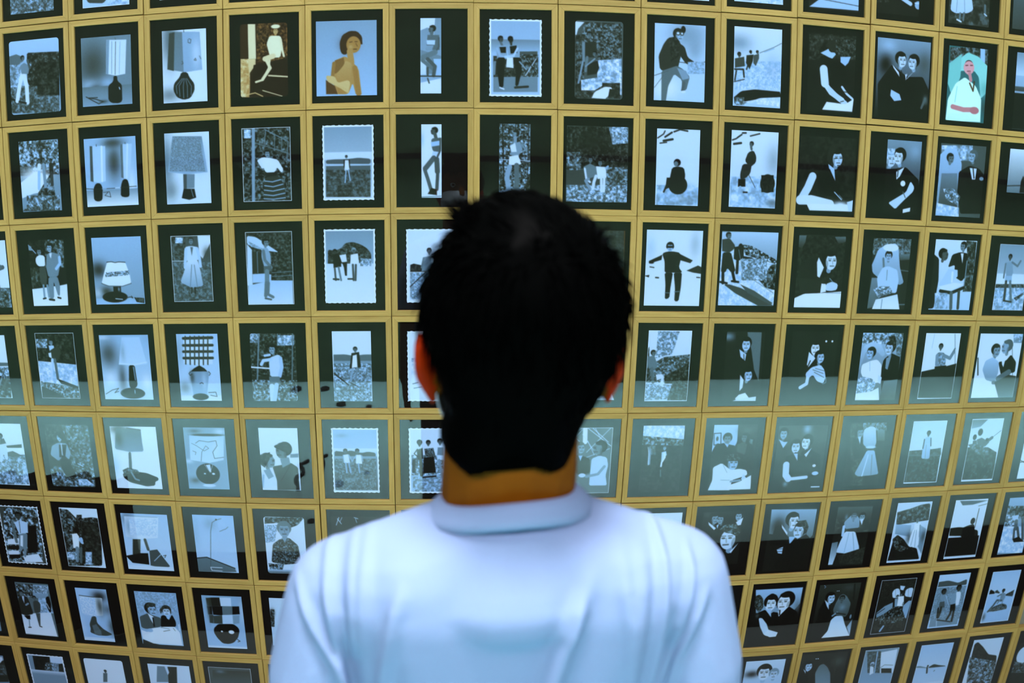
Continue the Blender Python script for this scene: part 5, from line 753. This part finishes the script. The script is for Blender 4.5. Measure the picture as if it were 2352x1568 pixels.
BLACK = plain('black_rubber', (8, 8, 8), .7, .2)
def cord(pts, r, label):  # black line added on the floor, mirrored as a squiggle
    P_ = [Vector((x, y, r)) for x, y in pts]; tv, tf = [], []; q = []
    for i in range(len(P_)-1):
        a, b_, c_, d_ = P_[max(i-1, 0)], P_[i], P_[i+1], P_[min(i+2, len(P_)-1)]
        for k in range(5):
            t = k/5; q.append(.5*(2*b_+(c_-a)*t+(2*a-5*b_+4*c_-d_)*t*t+(3*b_-a-3*c_+d_)*t**3))
    q.append(P_[-1])
    for i, v in enumerate(q):
        d_ = (q[min(i+1, len(q)-1)]-q[max(i-1, 0)]).normalized(); s_ = d_.cross(Vector((0, 0, 1)))
        for k in range(8): tv.append(v+s_*math.cos(k*math.pi/4)*r+Vector((0, 0, 1))*math.sin(k*math.pi/4)*r)
    for i in range(len(q)-1):
        for k in range(8): tf.append((i*8+k, i*8+(k+1) % 8, i*8+8+(k+1) % 8, i*8+8+k))
    tf += [tuple(range(8)), tuple((len(q)-1)*8+k for k in range(8))]
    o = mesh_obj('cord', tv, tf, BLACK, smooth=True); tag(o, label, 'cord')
cord([(-0.795, -2.516), (-0.815, -2.475), (-0.839, -2.44), (-0.807, -2.386), (-0.796, -2.31), (-0.821, -2.262), (-0.82, -2.216), (-0.794, -2.155), (-0.785, -2.09)], .011, 'wavy black cord added on the floor, mirrored in the glass beside the kissing couple')
cord([(-0.679, -2.596), (-0.704, -2.549), (-0.685, -2.469), (-0.679, -2.39)], .010, 'short hooked black cord added on the floor, mirrored left of the two bathers')
for k, (x, y, r) in enumerate(((-1.093, -4.0, .042), (-0.91, -4.0, .036), (-0.74, -3.617, .034), (-0.535, -3.574, .024), (-0.561, -2.171, .028), (-0.651, -1.70, .018), (-0.422, -2.339, .016))):  # flat black lumps added to mirror as dark spots
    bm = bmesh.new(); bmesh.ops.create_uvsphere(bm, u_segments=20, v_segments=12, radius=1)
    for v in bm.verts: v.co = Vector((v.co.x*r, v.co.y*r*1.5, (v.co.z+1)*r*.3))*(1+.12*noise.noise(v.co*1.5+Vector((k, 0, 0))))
    me = bpy.data.meshes.new('lump'); bm.to_mesh(me); bm.free(); me.materials.append(BLACK)
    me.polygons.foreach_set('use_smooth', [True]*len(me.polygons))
    o = link(bpy.data.objects.new('lump', me)); o.location = (x, y, 0)
    tag(o, 'small flat black stone on the pale floor, added to mirror as a dark spot', 'lump', 'black lumps added on the pale floor')

# ------------------------------------------------------------------ light
def area(name, loc, rot, sx, sy, power, col=(1, 1, 1), spread=180):
    l = bpy.data.lights.new(name, 'AREA'); l.shape = 'RECTANGLE'; l.size = sx; l.size_y = sy; l.energy = power; l.color = col
    l.spread = math.radians(spread)
    o = link(bpy.data.objects.new(name, l)); o.location = loc; o.rotation_euler = [math.radians(a) for a in rot]
    return o
area('unseen_area_light', (0, -3.85, 4.35), (38, 0, 0), 9.0, 0.7, 335, (1.0, 0.91, 1.0))  # unseen main lamp from above and behind, kept out of the glass reflections
area('unseen_area_light', (0.05, -1.45, 4.5), (0, 0, 0), 0.9, 0.5, 17, (1, 0.98, 1), 42)  # unseen narrow lamp added to brighten the shoulders
area('unseen_area_light', (0, -3.15, 4.55), (0, 0, 0), 14.0, 1.7, 1120, (0.54, 0.94, 1.0), 40)  # unseen tinted lamp added to light the floor mirrored in the glass
w = bpy.data.worlds.new('world'); bpy.context.scene.world = w; w.use_nodes = True
w.node_tree.nodes['Background'].inputs[0].default_value = (0.4, 0.6, 1.0, 1); w.node_tree.nodes['Background'].inputs[1].default_value = 0.3

# ------------------------------------------------------------------ camera (fisheye lens)
cam = bpy.data.cameras.new('camera'); co = link(bpy.data.objects.new('camera', cam))
co.location = (0, -CAM_D, CAM_H)
co.rotation_euler = (Matrix.Rotation(0.007695, 3, 'Z') @ Matrix.Rotation(math.pi/2+(-0.258327), 3, 'X') @ Matrix.Rotation(-0.002887, 3, 'Z')).to_euler()
cam.type = 'PANO'; cam.panorama_type = 'FISHEYE_LENS_POLYNOMIAL'
cam.sensor_fit = 'HORIZONTAL'; cam.sensor_width = 36; cam.sensor_height = 24
cam.fisheye_fov = math.pi
cam.fisheye_polynomial_k0 = 0
cam.fisheye_polynomial_k1 = -0.03419; cam.fisheye_polynomial_k2 = -2.08196e-05
cam.fisheye_polynomial_k3 = 1.6333e-06; cam.fisheye_polynomial_k4 = 8.23932e-08
cam.shift_x, cam.shift_y = 0.073911, 0.029589
cam.lens = 18; cam.dof.use_dof = True; cam.dof.focus_distance = 2.2; cam.dof.aperture_fstop = 2.4
sc = bpy.context.scene; sc.camera = co
sc.view_settings.view_transform = 'Standard'; sc.view_settings.look = 'None'
sc.view_settings.exposure = 0.06; sc.view_settings.gamma = 1.0; sc.view_settings.use_curve_mapping = False
sc.cycles.max_bounces = 8; sc.cycles.transparent_max_bounces = 16; sc.cycles.use_denoising = True
